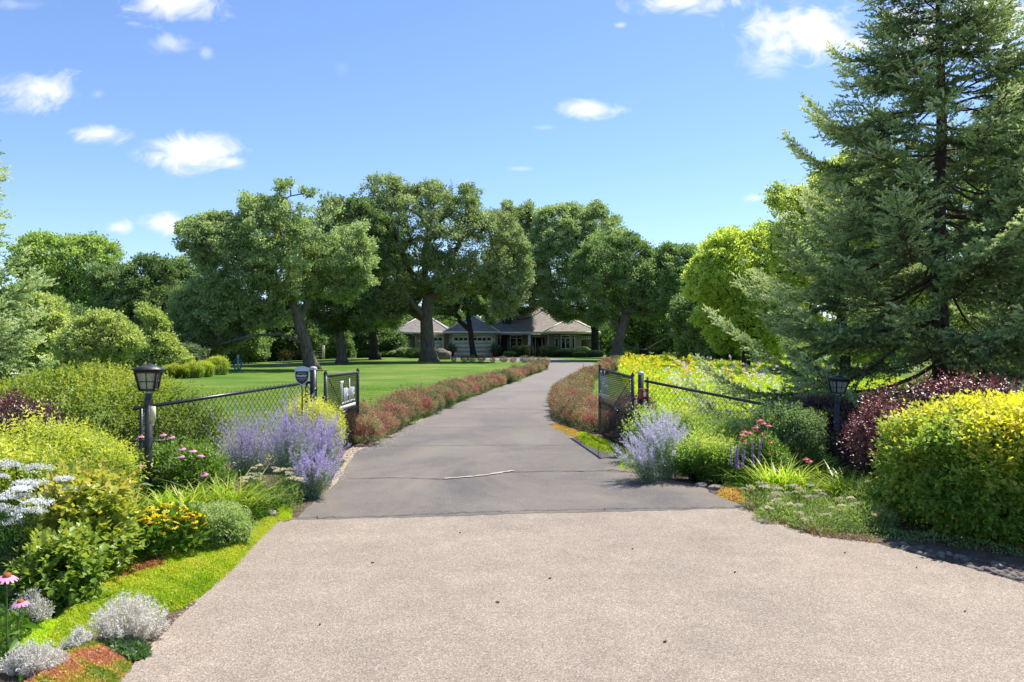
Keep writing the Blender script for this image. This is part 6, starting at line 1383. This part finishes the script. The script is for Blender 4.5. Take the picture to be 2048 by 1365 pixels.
# ---- meadow behind the right fence
def meadow():
    poly = [(2.3, 12.9), (3.8, 11.2), (9.5, 12.2), (13, 20), (17, 40), (19, 62), (8.2, 62), (6.2, 46), (4.6, 32), (3.6, 22), (2.9, 16)]
    n_ = 42000; P2 = sample_poly(poly, n_*3); w = 1/(1+(P2[:, 1]/24)**1.3); P2 = P2[rng.uniform(0, 1, len(P2)) < w*1.6][:n_]; n_ = len(P2)
    b = np.column_stack([P2, hgt(P2[:, 0], P2[:, 1])]); hv = .28+.34*ss(18, 42, P2[:, 1])+.12*lump(np.column_stack([P2*.9, 0*P2[:, 0]]), 1.5, 2); sc_ = 1+P2[:, 1]/45
    # strip mown low just behind the gate
    low = ss(17, 14, P2[:, 1])*.4; hv = hv*(1-low)
    a = Acc(); tn = np.clip(.45+.3*lump(np.column_stack([P2*.7, 0*P2[:, 0]]), 1.3, 5)+rng.normal(size=n_)*.2, 0, 1)
    blades(a, b, rng.uniform(0, 6.28, n_), hv*rng.uniform(.6, 1.3, n_), .010*sc_, rng.uniform(.05, .4, n_), rng.uniform(0, .3, n_), tn, segs=3)
    k_ = 5; idx = np.repeat(np.arange(n_), k_); q = b[idx]+np.column_stack([rng.normal(size=(len(idx), 2))*.05, rng.uniform(.15, 1, len(idx))*hv[idx]])
    leaves(a, q, rdir(len(idx))*[1, 1, .4]+[0, 0, .4], rng.uniform(.03, .07, len(idx))*sc_[idx], .5, np.clip(tn[idx]+rng.normal(size=len(idx))*.12, 0, 1))
    o = a.build('meadow_plants', M['meadow']); tag(o, 'tall sunlit yellow green meadow behind the right fence', 'meadow', kind='stuff')
    # blossoms
    def bl(poly_px, Y, n2, tint, name, label, z0, z1, size):
        x0, x1, y0, y1 = poly_px; f = Acc(); X_ = rng.uniform(x0, x1, n2); Yv = rng.uniform(*Y, n2); xx = (X_-1024)/FPX*Yv; zz = hgt(xx, Yv)+rng.uniform(z0, z1, n2)
        idx = np.repeat(np.arange(n2), 6); c_ = np.column_stack([xx, Yv, zz]); pp = c_[idx]+rdir(len(idx))*size*.4*(Yv[idx]/25)[:, None]; leaves(f, pp, rdir(len(idx))+[0, 0, .6], size*(Yv[idx]/25), 1.5, np.clip(tint+rng.normal(size=len(idx))*.06, 0, 1))
        st = Acc(); w_ = np.array([.004, 0, 0]); g_ = np.column_stack([xx, Yv, hgt(xx, Yv)]); V = np.stack([g_-w_, g_+w_, c_+w_*.5, c_-w_*.5], 1); f.add(V.reshape(-1, 3), np.arange(4*n2).reshape(-1, 4), .3, 1)
        o = f.build(name, [M['meadow_fl'], M['meadow']]); tag(o, label, 'flowers', kind='stuff')
    bl((1240, 1390, 0, 0), (36, 58), 210, .1, 'yellow_blossoms', 'dense yellow coneflowers at the far left end of the meadow', .4, 1.0, .085)
    bl((1250, 1520, 0, 0), (22, 40), 130, .15, 'yellow_blossoms', 'scattered yellow flowers through the meadow', .4, .9, .09)
    bl((1330, 1560, 0, 0), (24, 50), 60, .95, 'pink_blossoms', 'pale pink bergamot heads along the top of the meadow', .6, 1.0, .08)
    bl((1330, 1560, 0, 0), (14, 36), 260, .68, 'white_blossoms', 'white blossoms scattered in the meadow', .3, .8, .07)
meadow()
# queen anne's lace style white heads in front of the right mesh
f = Acc()
for px, py in ((1370, 797), (1385, 803), (1400, 806), (1418, 800), (1432, 806), (1440, 832), (1452, 838), (1428, 842), (1445, 848), (1462, 826)):
    q = HP(px, py, 12.2); umbel(f, q, .05, 60, 0, .25, .014)
    f.add([(q[0]-.002, 12.2, gz(q[0], 12.2)), (q[0]+.002, 12.2, gz(q[0], 12.2)), (q[0]+.002, 12.2, q[2]), (q[0]-.002, 12.2, q[2])], [(0, 1, 2, 3)], .5, 1)
tag(f.build('white_flower_drift', [M['white_fl'], M['fern']]), 'drift of small white flower heads behind the right mesh', 'flowers', kind='stuff')

# ---- lawn grass blades, close enough to be seen
def grass():
    pl = [(-3.4, 12.9), (-2.6, 14.5), (-2.2, 18), (-1.5, 26), (-1, 33), (-24, 33), (-16, 22), (-9, 12.4)]; n_ = 110000
    P2 = sample_poly(pl, n_*2); P2 = P2[rng.uniform(0, 1, len(P2)) < (13/P2[:, 1])**1.2][:n_]; b = np.column_stack([P2, hgt(P2[:, 0], P2[:, 1])]); a = Acc(); m_ = len(P2); sc_ = P2[:, 1]/13
    blades(a, b, rng.uniform(0, 6.28, m_), rng.uniform(.02, .045, m_)*sc_**.4, .005*sc_, rng.uniform(.1, .8, m_), rng.uniform(0, .4, m_), np.clip(.36+.25*ss(22, 14, P2[:, 1])+.35*lump(np.column_stack([P2*1.5, 0*P2[:, 0]]), 1.5, 3)+rng.normal(size=m_)*.2, 0, 1), segs=2)
    tag(a.build('lawn_grass', M['grass']), 'short mown grass with dry patches behind the left fence', 'grass', kind='stuff')
grass()

# ---- low shrubs at the lawn edge and round the house
for i, (px, py, r, h, lb) in enumerate(((346, 757, .42, .62, 'first small round shrub of the row at the left lawn edge, nearest the lantern'), (368, 757, .3, .55, 'second and smallest shrub of the row at the left lawn edge'), (386, 756, .42, .7, 'third shrub of the row at the left lawn edge'),
                                    (408, 754, .42, .75, 'fourth shrub of the row at the left lawn edge'), (434, 750, .62, 1.0, 'largest yellow green shrub at the right end of the row at the left lawn edge'))):
    x, y, _ = G(px, py); bush('row_shrub', lb, 'shrub', x, y, (r, r, h*.52), 700, .10, .8, M['hedge_l'], lambda h_, q: .3+.6*h_, 5, .16, zc=h*.46, lumpy=.25, seed=i)
HS = [(1045, 97.2, 1.25, 1.25, 'box', 'flat topped clipped shrub in front of the porch windows', 6.), (1097, 96.6, 1.5, 1.25, 'box', 'domed clipped shrub before the front door', 2.4), (1165, 97.2, 1.0, 1.0, 'hosta', 'bright green rounded shrub under the right wing windows', 2.4),
      (1125, 95.5, 1.1, .75, 'oak_dark', 'dark green low shrub right of the domed shrub', 2.4), (1145, 95, 1.2, .7, 'oak_dark', 'dark green low shrub in the middle of the right wing bed', 2.4), (1185, 94.5, 1.2, .6, 'grey_shrub', 'grey green low shrub at the right end of the house bed', 2.4),
      (1020, 96.5, .8, .5, 'hosta', 'low bright green plant left of the flat topped shrub', 2.4), (1160, 92, .7, .5, 'hosta', 'pale green low plant beside the far driveway bend', 2.4), (812, 93, 1.1, 1.0, 'grey_shrub', 'grey green shrub at the left corner of the garage wing', 2.4),
      (832, 90, 1.3, .95, 'hosta', 'broad bright green plant left of the biggest oak trunk', 2.4), (795, 94, 1.0, .7, 'oak_dark', 'dark low shrub left of the garage wing', 2.4), (700, 96, 1.2, .9, 'olive', 'low olive shrub between the two straight oak trunks', 2.4),
      (660, 92, 1.2, 1.3, 'olive', 'bushy olive shrub right of the white arbor', 2.4), (725, 95, 1.2, .8, 'hosta', 'low yellow green shrub behind the second straight oak', 2.4), (590, 88, 1.2, 1.0, 'grey_shrub', 'grey green shrub left of the leaning oak trunk', 2.4),
      (765, 95, 1.4, .6, 'hosta', 'pale low plant right of the dark oak trunk', 2.4), (1240, 84, 1.4, .7, 'grey_shrub', 'grey green low plant behind the far end of the right rose border', 2.4)]
for i, (px, Y_, r, h, mt, lb, pp) in enumerate(HS):
    x = PX(px, 0, Y_)[0]; bush('foundation_shrub', lb, 'shrub', x, Y_, (r, r*.8, h*.52), 1100, .15, .9, M[mt], lambda h_, q: .25+.75*h_**2, 5, .14, zc=h*.5, p=pp, lumpy=.05 if mt == 'box' else .2, seed=i)
